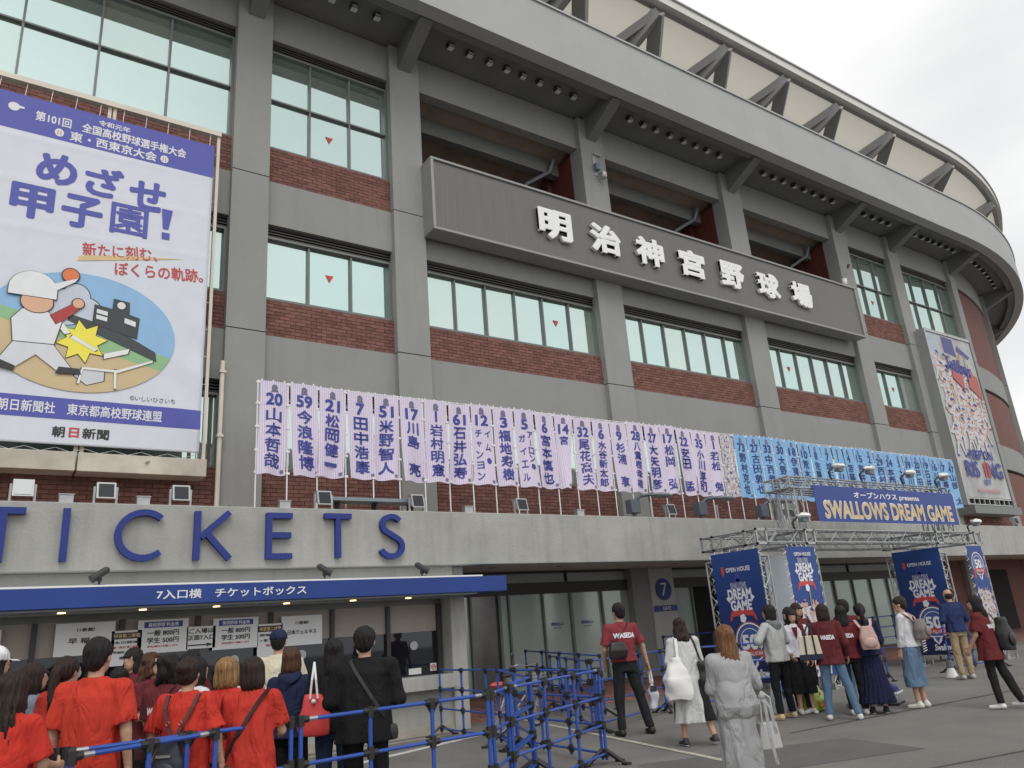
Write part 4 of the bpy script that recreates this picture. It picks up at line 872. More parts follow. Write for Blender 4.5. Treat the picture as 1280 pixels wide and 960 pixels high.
# banners on the gate
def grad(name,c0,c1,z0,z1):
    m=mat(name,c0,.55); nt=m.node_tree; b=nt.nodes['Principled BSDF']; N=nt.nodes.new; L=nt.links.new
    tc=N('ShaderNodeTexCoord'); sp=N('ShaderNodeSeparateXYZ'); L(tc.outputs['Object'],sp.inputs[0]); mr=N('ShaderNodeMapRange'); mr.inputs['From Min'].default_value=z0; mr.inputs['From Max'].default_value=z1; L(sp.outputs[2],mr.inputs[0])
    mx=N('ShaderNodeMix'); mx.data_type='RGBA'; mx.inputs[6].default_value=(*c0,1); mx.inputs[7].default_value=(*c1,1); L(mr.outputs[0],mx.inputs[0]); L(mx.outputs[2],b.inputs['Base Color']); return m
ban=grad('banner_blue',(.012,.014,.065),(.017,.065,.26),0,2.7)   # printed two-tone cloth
silver=mat('print_silver',(.42,.44,.50),.5)
def emblem_game(r,cx,cz,s,y):
    c=MB(); flat(c,[(cx-.30*s,cz-.05*s),(cx-.2*s,cz+.32*s),(cx,cz+.42*s),(cx+.2*s,cz+.32*s),(cx+.30*s,cz-.05*s),(cx+.2*s,cz-.3*s),(cx,cz-.42*s),(cx-.2*s,cz-.3*s)],y-.003); flat(c,ellpts(cx,cz+.45*s,.09*s,.1*s,10),y-.003); c.build('emblem_shield',M['ink'],r)
    c=MB(); text(c,'SWALLOWS',cx,cz+.27*s,y-.008,w=.42*s,h=.13*s,off=.04); c.build('emblem_crown',silver,r)
    c=MB(); text(c,'DREAM',cx,cz+.10*s,y-.009,w=.62*s,h=.2*s,off=.05); text(c,'GAME',cx,cz-.13*s,y-.009,w=.54*s,h=.2*s,off=.05); flat(c,ellpts(cx,cz-.40*s,.09*s,.10*s,5),y-.012); flat(c,[(cx-.38*s,cz+.02*s),(cx-.28*s,cz+.1*s),(cx-.28*s,cz-.08*s)],y-.007); flat(c,[(cx+.38*s,cz+.02*s),(cx+.28*s,cz+.1*s),(cx+.28*s,cz-.08*s)],y-.007); c.build('lettering',M['inkwhite'],r)
    c=MB(); flat(c,[(cx-.34*s,cz-.36*s),(cx-.28*s,cz-.24*s),(cx,cz-.2*s),(cx,cz-.33*s)],y-.006); flat(c,[(cx+.34*s,cz-.36*s),(cx+.28*s,cz-.24*s),(cx,cz-.2*s),(cx,cz-.33*s)],y-.006); flat(c,[(cx-.36*s,cz-.46*s),(cx-.30*s,cz-.42*s),(cx-.24*s,cz-.30*s),(cx-.34*s,cz-.34*s)],y-.004); flat(c,[(cx+.36*s,cz-.46*s),(cx+.30*s,cz-.42*s),(cx+.24*s,cz-.30*s),(cx+.34*s,cz-.34*s)],y-.004); c.build('emblem_ribbon',M['inkred'],r)
def ring(c,cx,cz,r0,r1,y,n=36,sq=1.0):
    vs=[(cx+r_*cos(2*pi*i/n),y,cz+r_*sq*sin(2*pi*i/n)) for r_ in (r0,r1) for i in range(n)]; c.add(vs,[(i,(i+1)%n,n+(i+1)%n,n+i)[::-1] for i in range(n)])
def emblem_50(r,cx,cz,s,y):
    c=MB(); ring(c,cx,cz,.34*s,.37*s,y-.004); ring(c,cx,cz,.25*s,.265*s,y-.004); text(c,'50',cx-.02*s,cz,y-.01,w=.36*s,h=.26*s,off=.05); text(c,'th',cx+.22*s,cz-.07*s,y-.01,w=.09*s,h=.08*s,off=.03); flat(c,[(cx-.1*s,cz-.32*s),(cx+.1*s,cz-.32*s),(cx+.1*s,cz-.42*s),(cx,cz-.52*s),(cx-.1*s,cz-.42*s)],y-.008); c.build('lettering',M['inkwhite'],r)
    c=MB(); ring(c,cx,cz,.27*s,.33*s,y-.003); flat(c,ellpts(cx,cz,.25*s,.25*s,30),y-.0035); flat(c,[(cx-.08*s,cz-.34*s),(cx+.08*s,cz-.34*s),(cx,cz-.48*s)],y-.010); c.build('emblem_disc',mat('print_midblue',(.05,.10,.30),.6),r)
    c=MB(); flat(c,[(cx-.38*s,cz-.30*s),(cx-.36*s,cz-.17*s),(cx,cz-.12*s),(cx,cz-.25*s)],y-.006); flat(c,[(cx+.38*s,cz-.30*s),(cx+.36*s,cz-.17*s),(cx,cz-.12*s),(cx,cz-.25*s)],y-.006); flat(c,[(cx-.40*s,cz-.46*s),(cx-.30*s,cz-.42*s),(cx-.28*s,cz-.26*s),(cx-.38*s,cz-.30*s)],y-.005); flat(c,[(cx+.40*s,cz-.46*s),(cx+.30*s,cz-.42*s),(cx+.28*s,cz-.26*s),(cx+.38*s,cz-.30*s)],y-.005); ring(c,cx,cz,.385*s,.395*s,y-.004); c.build('emblem_ribbon',M['inkred'],r)
    c=MB(); text(c,'THE ALL-STAR',cx,cz-.21*s,y-.012,w=.5*s,h=.06*s,off=.03); c.build('ribbon_lettering',M['inkwhite'],r)
def banner(w_,z0,z1,loc,rz,label,items):
    r=empty('gate_banner',(loc[0],loc[1],z0),rz,label=label,cat='banner'); H=z1-z0
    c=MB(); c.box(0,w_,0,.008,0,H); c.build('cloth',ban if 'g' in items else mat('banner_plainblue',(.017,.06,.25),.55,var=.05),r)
    c=MB(); n=int(H/.22)
    for i in range(n+1):
        z=min(H-.02,.02+i*.22)
        for sx in (-1,1): xx=0 if sx<0 else w_; c.tube((xx,.0,z),(xx+sx*.07,.03,z+.05),.006,n=4); c.tube((xx,.0,z),(xx+sx*.07,.03,z-.05),.006,n=4)
    for i in range(6): c.tube((w_*(i+.5)/6,0,H),(w_*(i+.5)/6,.03,H+.06),.006,n=4)
    c.build('tie_cord',M['white'],r)
    return r,w_,H
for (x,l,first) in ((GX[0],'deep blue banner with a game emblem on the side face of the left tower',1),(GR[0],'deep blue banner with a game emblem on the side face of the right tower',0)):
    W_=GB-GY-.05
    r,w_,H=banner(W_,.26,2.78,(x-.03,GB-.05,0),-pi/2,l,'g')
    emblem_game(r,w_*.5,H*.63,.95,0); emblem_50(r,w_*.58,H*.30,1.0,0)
    c=MB(); text(c,'OPEN HOUSE',w_*.54,H*.86,-.008,w=.62,h=.085,off=.03); c.build('lettering',M['inkwhite'],r); c=MB(); flat(c,[(w_*.54-.44,H*.89),(w_*.54-.36,H*.89),(w_*.54-.36,H*.84),(w_*.54-.40,H*.81),(w_*.54-.44,H*.84)],-.006); c.build('house_mark',M['inkred'],r)
    c=MB(); text(c,'Swallows',w_*.68,H*.07,-.008,w=.5,h=.14,off=.04,shear=.3); c.build('lettering',M['inkwhite'],r)
for (x0,x1,l,k) in ((13.72,14.66,'narrow blue banner with emblem above players on the front of the left tower',0),(21.05,21.82,'narrow blue banner with players on the front of the right tower',1)):
    r,w_,H=banner(x1-x0,.26,2.80,(x0,GY-.03,0),0,l,'')
    if k==0:
        emblem_game(r,w_*.5,H*.80,.82,0); c=MB(); text(c,'OPEN HOUSE',w_*.53,H*.94,-.008,w=.55,h=.07,off=.03); c.build('lettering',M['inkwhite'],r)
    else: emblem_50(r,w_*.5,H*.82,.8,0)
    zc=H*.60 if k==0 else H*.66
    emit_crowd(crowd(16 if k==0 else 34,.1,w_-.1,.15,zc-.35,.62 if k==0 else .34,11+k),r,(0,0,0),None,-.01,step=.0005,clipx=(.005,w_-.005),clipz=(.01,zc+.15))
for x0,x1 in ((14.45,15.65),(GR[0]+.28,GR[1]-.25)):
    r=empty('backing_sheet',(x0,GB-.16,.25),label='pale grey sheet hanging behind the lattice of the %s gate tower'%('left' if x0<15 else 'right'),cat='sheet'); c=MB(); c.box(0,x1-x0,0,.01,0,2.5); c.build('cloth',mat('pale_sheet',(.50,.55,.60),.6,var=.04),r)
r=empty('title_banner',(15.0,GY-.06,3.33),label='wide royal blue banner with white and gold lettering across the top of the gate',cat='banner')
W_=5.95; H=.80; c=MB(); c.box(0,W_,0,.01,0,H); c.build('cloth',mat('title_blue',(.022,.055,.26),.5,var=.05),r)
c=MB(); text(c,'オープンハウス presents',W_*.48,H*.77,-.006,w=2.75,h=.17,off=.035); c.build('lettering',M['inkwhite'],r)
c=MB(); text(c,'SWALLOWS DREAM GAME',W_*.5,H*.34,-.006,w=5.42,h=.37,off=.045); c.build('outline_lettering',M['inkwhite'],r)
c=MB(); text(c,'SWALLOWS DREAM GAME',W_*.5,H*.34,-.011,w=5.40,h=.35,off=.02); c.build('gold_lettering',M['inkgold'],r)
c=MB(); [c.tube((W_*i/22,0,0),(W_*i/22,.05,-.07),.006,n=4) for i in range(23)]; [c.tube((W_*i/22,0,H),(W_*i/22,.05,H+.07),.006,n=4) for i in range(23)]; c.build('tie_cord',M['white'],r)
def worklamp(x,y,z,l):
    r=empty('bagged_floodlight',(x,y,z),label=l,cat='floodlight')
    c=MB(); c.path([(-.15,0,-.05),(-.22,0,.12),(-.1,-.1,.25),(.1,-.12,.25)],.022); c.build('hanging_arm',M['dark'],r)
    c=MB(); rr=random.Random(int(x*10)); c.sphere((0,-.15,.24),(.17,.13,.06),n=10); c.v=[(a+rr.uniform(-.02,.02),b+rr.uniform(-.02,.02),cc+rr.uniform(-.02,.02)) for a,b,cc in c.v]; c.build('white_cover',mat('white_bag',(.78,.78,.76),.5),r,smooth=.5)
    c=MB(); c.box(-.09,.09,-.20,-.07,.12,.21); c.build('lamp_head',M['grey'],r)
for x,y,z,l in ((16.0,GY,4.34,'lamp under a white cover on the raised header, leftmost of four'),(17.2,GY,4.34,'lamp under a white cover on the raised header, second from left'),(18.95,GY,4.34,'lamp under a white cover on the raised header, third from left'),(20.55,GY,4.34,'lamp under a white cover on the raised header, rightmost of four'),(14.35,GY,ZH+.03,'lamp under a white cover above the left gate tower'),(21.65,GY,ZH+.03,'lamp under a white cover above the right gate tower')): worklamp(x,y,z,l)
# ================================================================= blue pipe barriers
BM=mat('barrier_blue',(.024,.08,.36),.4,var=.08,vscale=6); JM=mat('barrier_joint',(.018,.018,.02),.5)
def barrier(p,q,n,label,zb=(0,0),H_=1.03,rails=4,feet=True,sil=False):
    px,py=p;qx,qy=q; r=empty('pipe_barrier',(px,py,zb[0]),label=label,cat='barrier'); d=Vector((qx-px,qy-py,zb[1]-zb[0])); dn=Vector((d.x,d.y,0)).normalized(); nn=Vector((-dn.y,dn.x,0))
    zs=[H_-i*(H_-.12)/(rails-1) for i in range(rails)]
    for z in zs:
        c=MB(); c.tube(Vector((0,0,z)),d+Vector((0,0,z)),.0145,n=8); o=c.build('rail',BM,r,smooth=.7)
    for i in range(n):
        b=d*(i/(n-1)); c=MB(); c.tube(b+Vector((0,0,.05)),b+Vector((0,0,H_)),.0175,n=8); c.build('post',BM,r,smooth=.7)
    for i in range(n):
        b=d*(i/(n-1))
        for k,z in enumerate(zs):
            c=MB(); c.tube(b+Vector((0,0,z-.045)),b+Vector((0,0,z+(.03 if k==0 else .045))),.029,n=8); c.tube(b+Vector((0,0,z))-dn*(.06 if i else 0),b+Vector((0,0,z))+dn*(.06 if i<n-1 else 0),.025,n=8)
            if k==0 and 0<i<n-1: c.add([b+dn*.07+Vector((0,0,z)),b-dn*.07+Vector((0,0,z)),b+Vector((0,0,z-.12))],[(0,1,2),(2,1,0)])
            c.build('joint',JM,r,smooth=.7)
    for i in (0,n-1):
        b=d*(i/(n-1)); c=MB()
        for s_ in (-1,1): c.tube(b+Vector((0,0,.16)),b+nn*s_*.22+Vector((0,0,.02)),.02,n=6); c.box(*(lambda v:(v.x-.04,v.x+.04,v.y-.04,v.y+.04,0,.025))(b+nn*s_*.24))
        c.build('foot',JM,r,smooth=.7)
    if sil:
        for i in (0,n-1):
            c=MB(); b=d*(i/(n-1)); s_=1 if i==0 else -1; c.tube(b+Vector((0,0,H_+.0005))+dn*s_*.01,b+Vector((0,0,H_+.0005))+dn*s_*.13,.0165,n=8)
            c.build('steel_sleeve',M['steel'],r,smooth=.7)
    return r
barrier((-1.9,5.95),(.55,5.93),4,'blue pipe barrier at the lower left corner in front of the red shirts',sil=True)
barrier((.60,5.55),(1.50,5.93),3,'short blue pipe barrier slanting in front of the broad red shirt back',sil=True)
barrier((.6,5.93),(2.06,6.04),3,'blue pipe barrier in front of the dark backpack',sil=True)
barrier((2.14,6.06),(3.86,6.20),4,'blue pipe barrier in front of the red tote bag and the man in black',sil=True)
barrier((3.93,6.24),(4.40,6.70),2,'very short blue barrier turning the corner of the front run',sil=True)
barrier((4.42,6.68),(6.34,7.64),4,'blue pipe barrier slanting to the right, nearest and clearest of the bare ones',sil=True)
barrier((4.46,6.78),(5.45,7.8),2,'blue barrier folded back behind the corner, front one of the bundle')
barrier((4.55,6.95),(5.55,7.95),2,'blue barrier folded back behind the corner, second of the bundle')
barrier((5.45,7.85),(6.55,10.2),2,'blue barrier running back from the bundle towards the bicycle')
barrier((6.74,12.3),(6.52,9.75),4,'blue pipe barrier standing beside the booth column')
barrier((6.50,9.68),(6.33,7.70),4,'blue pipe barrier running back from the near corner post')
barrier((10.0,14.4),(9.45,11.3),5,'blue pipe barrier in front of the frosted doors, farther of two',zb=(.12,0))
barrier((9.9,13.4),(8.05,9.95),5,'blue pipe barrier in front of the frosted doors, nearer of two')
barrier((8.1,9.92),(10.4,10.75),4,'blue pipe barrier behind the man with the plastic bag')
barrier((10.45,10.78),(12.35,9.75),4,'blue pipe barrier behind the two women, ending at the left tower banner')
barrier((14.0,14.3),(17.5,14.3),5,'blue pipe barrier on the red paving below the gate 7 column',zb=(.15,.15))
barrier((17.6,14.3),(25,14.3),8,'blue pipe barrier on the red paving inside the gateway',zb=(.15,.15))
barrier((15.3,10.6),(16.14,10.0),3,'blue pipe barrier beside the pleated skirt in the gateway')
barrier((17.94,9.6),(19.6,9.4),3,'blue pipe barrier in front of the right tower banner')
# ================================================================= bicycle behind the barriers
bo=(7.75,11.5,0); BC=empty('bicycle',bo,math.radians(20),label='city bicycle with red and white basket trim parked behind the barriers',cat='bicycle')
def wheel(x,nm):
    c=MB(); c.torus((x,0,.33),(0,1,0),.315,.018,n=32,k=6); w_=c.build('wheel',M['dark'],BC,smooth=1)
    c=MB(); c.torus((x,0,.33),(0,1,0),.292,.010,n=32,k=5); [c.tube((x,0,.33),(x+.29*cos(a),0,.33+.29*sin(a)),.0025,n=4) for a in np.linspace(0,2*pi,20,endpoint=False)]; c.tube((x,-.05,.33),(x,.05,.33),.022,n=8); c.build('rim',M['alum'],w_,smooth=1)
wheel(-.52,0); wheel(.52,1)
c=MB(); [c.tube(a,b,.016) for a,b in (((-.52,0,.33),(-.1,0,.30)),((-.1,0,.30),(-.22,0,.80)),((-.22,0,.78),(.36,0,.72)),((-.1,0,.30),(.38,0,.62)),((-.52,0,.33),(-.2,0,.7)),((.34,0,.88),(.52,0,.33)))]; c.build('frame',mat('bike_frame',(.35,.36,.37),.3,metal=.6),BC,smooth=.7)
c=MB(); c.sphere((-.25,0,.87),(.13,.075,.035),n=12); c.build('saddle',M['dark'],BC,smooth=1.2)
c=MB(); c.path([(.24,-.27,.98),(.36,-.2,1.0),(.34,0,.98),(.36,.2,1.0),(.24,.27,.98)],.011); c.build('handlebar',M['alum'],BC,smooth=.8)
c=MB(); c.tube((.24,-.28,.98),(.30,-.24,1.0),.018); c.tube((.24,.28,.98),(.30,.24,1.0),.018); c.sphere((.4,.0,.86),(.05,.05,.05),n=8); c.build('grip',M['dark'],BC)
c=MB(); [c.box(.44+i*.0,.78,-.17,.17,.66+i*.05,.672+i*.05) if False else c.torus((.61,0,.66+i*.055),(0,0,1),.17-.01*(4-i),.005,n=16,k=4) for i in range(5)]; [c.tube((.61+.13*cos(a),.13*sin(a),.66),(.61+.17*cos(a),.17*sin(a),.88),.003,n=4) for a in np.linspace(0,2*pi,16,endpoint=False)]; c.build('basket',M['alum'],BC)
c=MB(); c.sphere((-.52,0,.75),(.17,.09,.05),n=10); c.build('red_cover',M['inkred'],BC,smooth=.5)
c=MB(); c.tube((.34,.25,1.0),(.36,.30,1.12),.005); c.sphere((.37,.31,1.16),(.05,.02,.05),n=8); c.build('mirror',M['dark'],BC); c=MB(); c.tube((-.1,-.09,.3),(-.1,.09,.3),.06,n=12); c.tube((-.1,-.1,.3),(.03,-.1,.22),.01); c.tube((-.1,.1,.3),(-.22,.1,.38),.01); c.build('crank',M['steel'],BC)
# ================================================================= people: smooth surfaces from distance fields
class SDF:
    def __init__(s,lo,hi,h):
        s.h=h; s.lo=np.array(lo,float); n=[int((b-a)/h)+2 for a,b in zip(lo,hi)]; s.n=n
        s.ax=[(s.lo[i]+h*np.arange(n[i])).astype(np.float32) for i in range(3)]; s.F=np.full(n,9.,np.float32)
    def reg(s,lo,hi,pad):
        sl=[]; 
        for i in range(3):
            a=int(max(0,(lo[i]-pad-s.lo[i])/s.h)); b=int(min(s.n[i],(hi[i]+pad-s.lo[i])/s.h+2)); 
            if b<=a: return None
            sl.append(slice(a,b))
        X=s.ax[0][sl[0]][:,None,None];Y=s.ax[1][sl[1]][None,:,None];Z=s.ax[2][sl[2]][None,None,:]
        return tuple(sl),X,Y,Z
    def put(s,sl,d,k):
        a=s.F[sl]
        if k>0:
            h=np.clip(.5+.5*(a-d)/k,0,1); s.F[sl]=a*(1-h)+d*h-k*h*(1-h)
        else: s.F[sl]=np.minimum(a,d)
    def cap(s,a,b,ra,rb=None,k=.02,cut=None,sq=None):
        rb=ra if rb is None else rb; a=np.array(a,float);b=np.array(b,float); R=max(ra,rb)*(max(sq) if sq else 1)
        r=s.reg(np.minimum(a,b)-R,np.maximum(a,b)+R,k+2*s.h)
        if not r: return
        sl,X,Y,Z=r; ab=b-a; L=max(1e-9,float(ab@ab)); t=np.clip(((X-a[0])*ab[0]+(Y-a[1])*ab[1]+(Z-a[2])*ab[2])/L,0,1)
        dx,dy,dz=X-a[0]-t*ab[0],Y-a[1]-t*ab[1],Z-a[2]-t*ab[2]
        if sq: dx=dx/sq[0];dy=dy/sq[1];dz=dz/sq[2]
        d=np.sqrt(dx*dx+dy*dy+dz*dz)-(ra+(rb-ra)*t)
        if cut is not None:
            c=np.array(cut[0],float);n_=np.array(cut[1],float); d=np.maximum(d,(X-c[0])*n_[0]+(Y-c[1])*n_[1]+(Z-c[2])*n_[2])
        s.put(sl,d,k)
    def ell(s,c,r,k=.02,sub=False):
        q=s.reg(np.array(c)-np.array(r),np.array(c)+np.array(r),k+2*s.h)
        if not q: return
        sl,X,Y,Z=q; d=(np.sqrt(((X-c[0])/r[0])**2+((Y-c[1])/r[1])**2+((Z-c[2])/r[2])**2)-1)*min(r)
        if sub: s.F[sl]=np.maximum(s.F[sl],-d)
        else: s.put(sl,d,k)
    def scap(s,a,b,r):
        a=np.array(a,float);b=np.array(b,float); q=s.reg(np.minimum(a,b)-r,np.maximum(a,b)+r,2*s.h)
        if not q: return
        sl,X,Y,Z=q; ab=b-a; L=float(ab@ab); t=np.clip(((X-a[0])*ab[0]+(Y-a[1])*ab[1]+(Z-a[2])*ab[2])/L,0,1)
        s.F[sl]=np.maximum(s.F[sl],-(np.sqrt((X-a[0]-t*ab[0])**2+(Y-a[1]-t*ab[1])**2+(Z-a[2]-t*ab[2])**2)-r))
    def col(s,prof,k=.02,p=2.3,fold=0,nf=9,ph=0):
        "stack of rounded sections: (z, half width, half depth, y shift, x shift)"
        pr=np.array([list(q)+[0]*(5-len(q)) for q in sorted(prof)],float); W=pr[:,1].max()+abs(pr[:,4]).max();Dp=pr[:,2].max()+abs(pr[:,3]).max()
        q=s.reg((-W,-Dp,pr[0,0]),(W,Dp,pr[-1,0]),k+2*s.h+fold*2)
        if not q: return
        sl,X,Y,Z=q; w,dp,cy,cx=[np.interp(Z,pr[:,0],pr[:,i]).astype(np.float32) for i in (1,2,3,4)]
        u=np.abs((X-cx)/w);v=np.abs((Y-cy)/dp); r=(u**p+v**p)**(1/p); d=(r-1)*np.minimum(w,dp)
        if fold:
            th=np.arctan2((Y-cy)/dp,(X-cx)/w); amt=np.clip((pr[-1,0]-Z)/(pr[-1,0]-pr[0,0]),0,1); d=d+fold*amt*np.sin(nf*th+ph+3*np.sin(Z*4+ph))
        d=np.maximum(d,np.maximum(pr[0,0]-Z,Z-pr[-1,0])); s.put(sl,d,k)
    def plane(s,c,n_): 
        X,Y,Z=s.ax[0][:,None,None],s.ax[1][None,:,None],s.ax[2][None,None,:]; s.F=np.maximum(s.F,((X-c[0])*n_[0]+(Y-c[1])*n_[1]+(Z-c[2])*n_[2]).astype(np.float32))
    def wrinkle(s,amp,seed=0,f=1.):
        X,Y,Z=s.ax[0][:,None,None],s.ax[1][None,:,None],s.ax[2][None,None,:]
        rr=random.Random(seed)
        for i in range(5):
            a,b,c,p=rr.uniform(-22,22)*f,rr.uniform(-22,22)*f,rr.uniform(-26,26)*f,rr.uniform(0,6); q=rr.uniform(-9,9)
            s.F=s.F+(amp/2.2*np.sin(a*X+b*Y+c*Z+p+1.6*np.sin(q*X-8*Z+p))).astype(np.float32)
    def mesh(s):
        F=s.F; F[0]=F[-1]=np.maximum(F[0],.01) if False else F[0]; n=s.n
        for sl in ((0,),(-1,)): F[sl[0],:,:]=np.maximum(F[sl[0],:,:],.001)
        F[:,0,:]=np.maximum(F[:,0,:],.001);F[:,-1,:]=np.maximum(F[:,-1,:],.001);F[:,:,0]=np.maximum(F[:,:,0],.001);F[:,:,-1]=np.maximum(F[:,:,-1],.001)
        I=F<0; m=[k-1 for k in n]
        c=lambda A,i,j,k:A[i:i+m[0],j:j+m[1],k:k+m[2]]
        cnt=sum(c(I,i,j,k).astype(np.int8) for i in (0,1) for j in (0,1) for k in (0,1)); act=(cnt>0)&(cnt<8)
        ids=np.full(m,-1,np.int64); idx=np.argwhere(act); ids[act]=np.arange(len(idx)); 
        P=np.zeros((len(idx),3));C_=np.zeros(len(idx)); i0,j0,k0=idx.T
        for ax in range(3):
            for a in (0,1):
                for b in (0,1):
                    o=[0,0,0]; o[(ax+1)%3]=a;o[(ax+2)%3]=b; e=list(o); e[ax]=1
                    f0=F[i0+o[0],j0+o[1],k0+o[2]];f1=F[i0+e[0],j0+e[1],k0+e[2]]; q=(f0<0)!=(f1<0); t=np.where(q,f0/(f0-f1+1e-12),0)
                    pos=np.array([np.full(len(idx),v,float) for v in o]).T; pos[:,ax]=t; P[q]+=pos[q];C_[q]+=1
        V=(P/C_[:,None]+idx)*s.h+s.lo
        Q=[]
        for ax in range(3):
            a=[slice(1,-1)]*3; a[ax]=slice(0,-1); b=list(a); b[ax]=slice(1,None); A=I[tuple(a)];B=I[tuple(b)]; w_=np.argwhere(A!=B)
            if not len(w_): continue
            inv=A[tuple(w_.T)]; g=w_.copy(); 
            for t in range(3):
                if t!=ax: g[:,t]+=1
            u,v=(ax+1)%3,(ax+2)%3
            def cell(du,dv): h=g.copy(); h[:,u]+=du;h[:,v]+=dv; return ids[h[:,0],h[:,1],h[:,2]]
            q=np.stack([cell(-1,-1),cell(0,-1),cell(0,0),cell(-1,0)],1); q[~inv]=q[~inv][:,::-1]; Q.append(q)
        return V,np.concatenate(Q) if Q else np.zeros((0,4),int)
def npmesh(name,V,Q,mats,parent,mi=None,scale=1):
    me=D.meshes.new(name); V=np.asarray(V,np.float32)*scale; Q=np.asarray(Q,np.int32); n=len(Q)
    me.vertices.add(len(V)); me.vertices.foreach_set('co',V.ravel()); me.loops.add(n*4); me.loops.foreach_set('vertex_index',Q.ravel()); me.polygons.add(n)
    me.polygons.foreach_set('loop_start',np.arange(0,n*4,4,dtype=np.int32)); me.polygons.foreach_set('use_smooth',np.ones(n,bool))
    for m in mats: me.materials.append(m)
    if mi is not None: me.polygons.foreach_set('material_index',np.asarray(mi,np.int32))
    me.update(calc_edges=True); me.validate(); o=D.objects.new(name,me); COL.objects.link(o); o.parent=parent; return o
def cmat(name,col,rough=.85,fs=1.,b=.35,var=.06):
    if 'cloth_'+name in MATS: return MATS['cloth_'+name]
    m=mat('cloth_'+name,col,rough,var=var,vscale=5,spec=.2); nt=m.node_tree; N=nt.nodes.new; L=nt.links.new; b_=nt.nodes['Principled BSDF']
    tc=N('ShaderNodeTexCoord'); mp=N('ShaderNodeMapping'); mp.inputs['Scale'].default_value=(1.5,1.5,.62); mp.inputs['Rotation'].default_value=(.0,.35*(1 if len(name)%2 else -1),0); L(tc.outputs['Object'],mp.inputs[0])
    t=N('ShaderNodeTexNoise'); t.inputs['Scale'].default_value=5*fs; t.inputs['Detail'].default_value=3; t.inputs['Distortion'].default_value=.9; L(mp.outputs[0],t.inputs['Vector'])
    r=N('ShaderNodeMapRange'); r.interpolation_type='SMOOTHSTEP'; r.inputs['From Min'].default_value=.38; r.inputs['From Max'].default_value=.62; L(t.outputs[0],r.inputs[0])
    bp=N('ShaderNodeBump'); bp.inputs['Strength'].default_value=.65; bp.inputs['Distance'].default_value=.024; L(r.outputs[0],bp.inputs['Height']); L(bp.outputs[0],b_.inputs['Normal']); return m
SKIN=mat('skin',(.50,.30,.205),.55,var=.05,vscale=8,spec=.4)
HAIRS={}
def hmat(nm,col):
    return mat('hair_'+nm,col,.5,var=.6,vscale=3,stretch=(26,26,1.1),bump=1,bscale=3,spec=.3)
HC=dict(black=(.012,.010,.010),dbrown=(.028,.016,.012),brown=(.075,.034,.018),lbrown=(.16,.075,.033),blonde=(.27,.155,.065),grey=(.05,.035,.03))
def nrm(v): v=np.array(v,float); return v/np.linalg.norm(v)
def hand(S,w_,d,side,k=.012,curl=.5):
    "palm, four bent fingers of different length, thumb from the side of the palm"
    d=nrm(d); inn=np.array([-side,0,0.]); inn=nrm(inn-d*(inn@d)) if abs(inn@d)<.95 else nrm(np.array([0,1,0])-d*d[1]); t=nrm(np.cross(d,inn))
    if t[1]<0: t=-t
    p0=w_; p1=w_+d*.085
    for q in (-.022,0,.022): S.cap(p0+t*q*.6,p1+t*q,.017,.015,k)
    for i,(q,L_) in enumerate(((.029,.07),(.010,.078),(-.010,.072),(-.028,.056))):
        a=p1+t*q; b=a+nrm(d+inn*curl*.5)*L_*.5; c_=b+nrm(d+inn*curl*1.7)*L_*.5; S.cap(a,b,.0092,.0085,.006); S.cap(b,c_,.0085,.007,.004)
    a=p0+t*.024+d*.02; b=a+nrm(d*.6+t*.8+inn*.35)*.04; c_=b+nrm(d+t*.25+inn*.4)*.032; S.cap(a,b,.012,.010,.01); S.cap(b,c_,.010,.008,.005)
PEOPLE={}
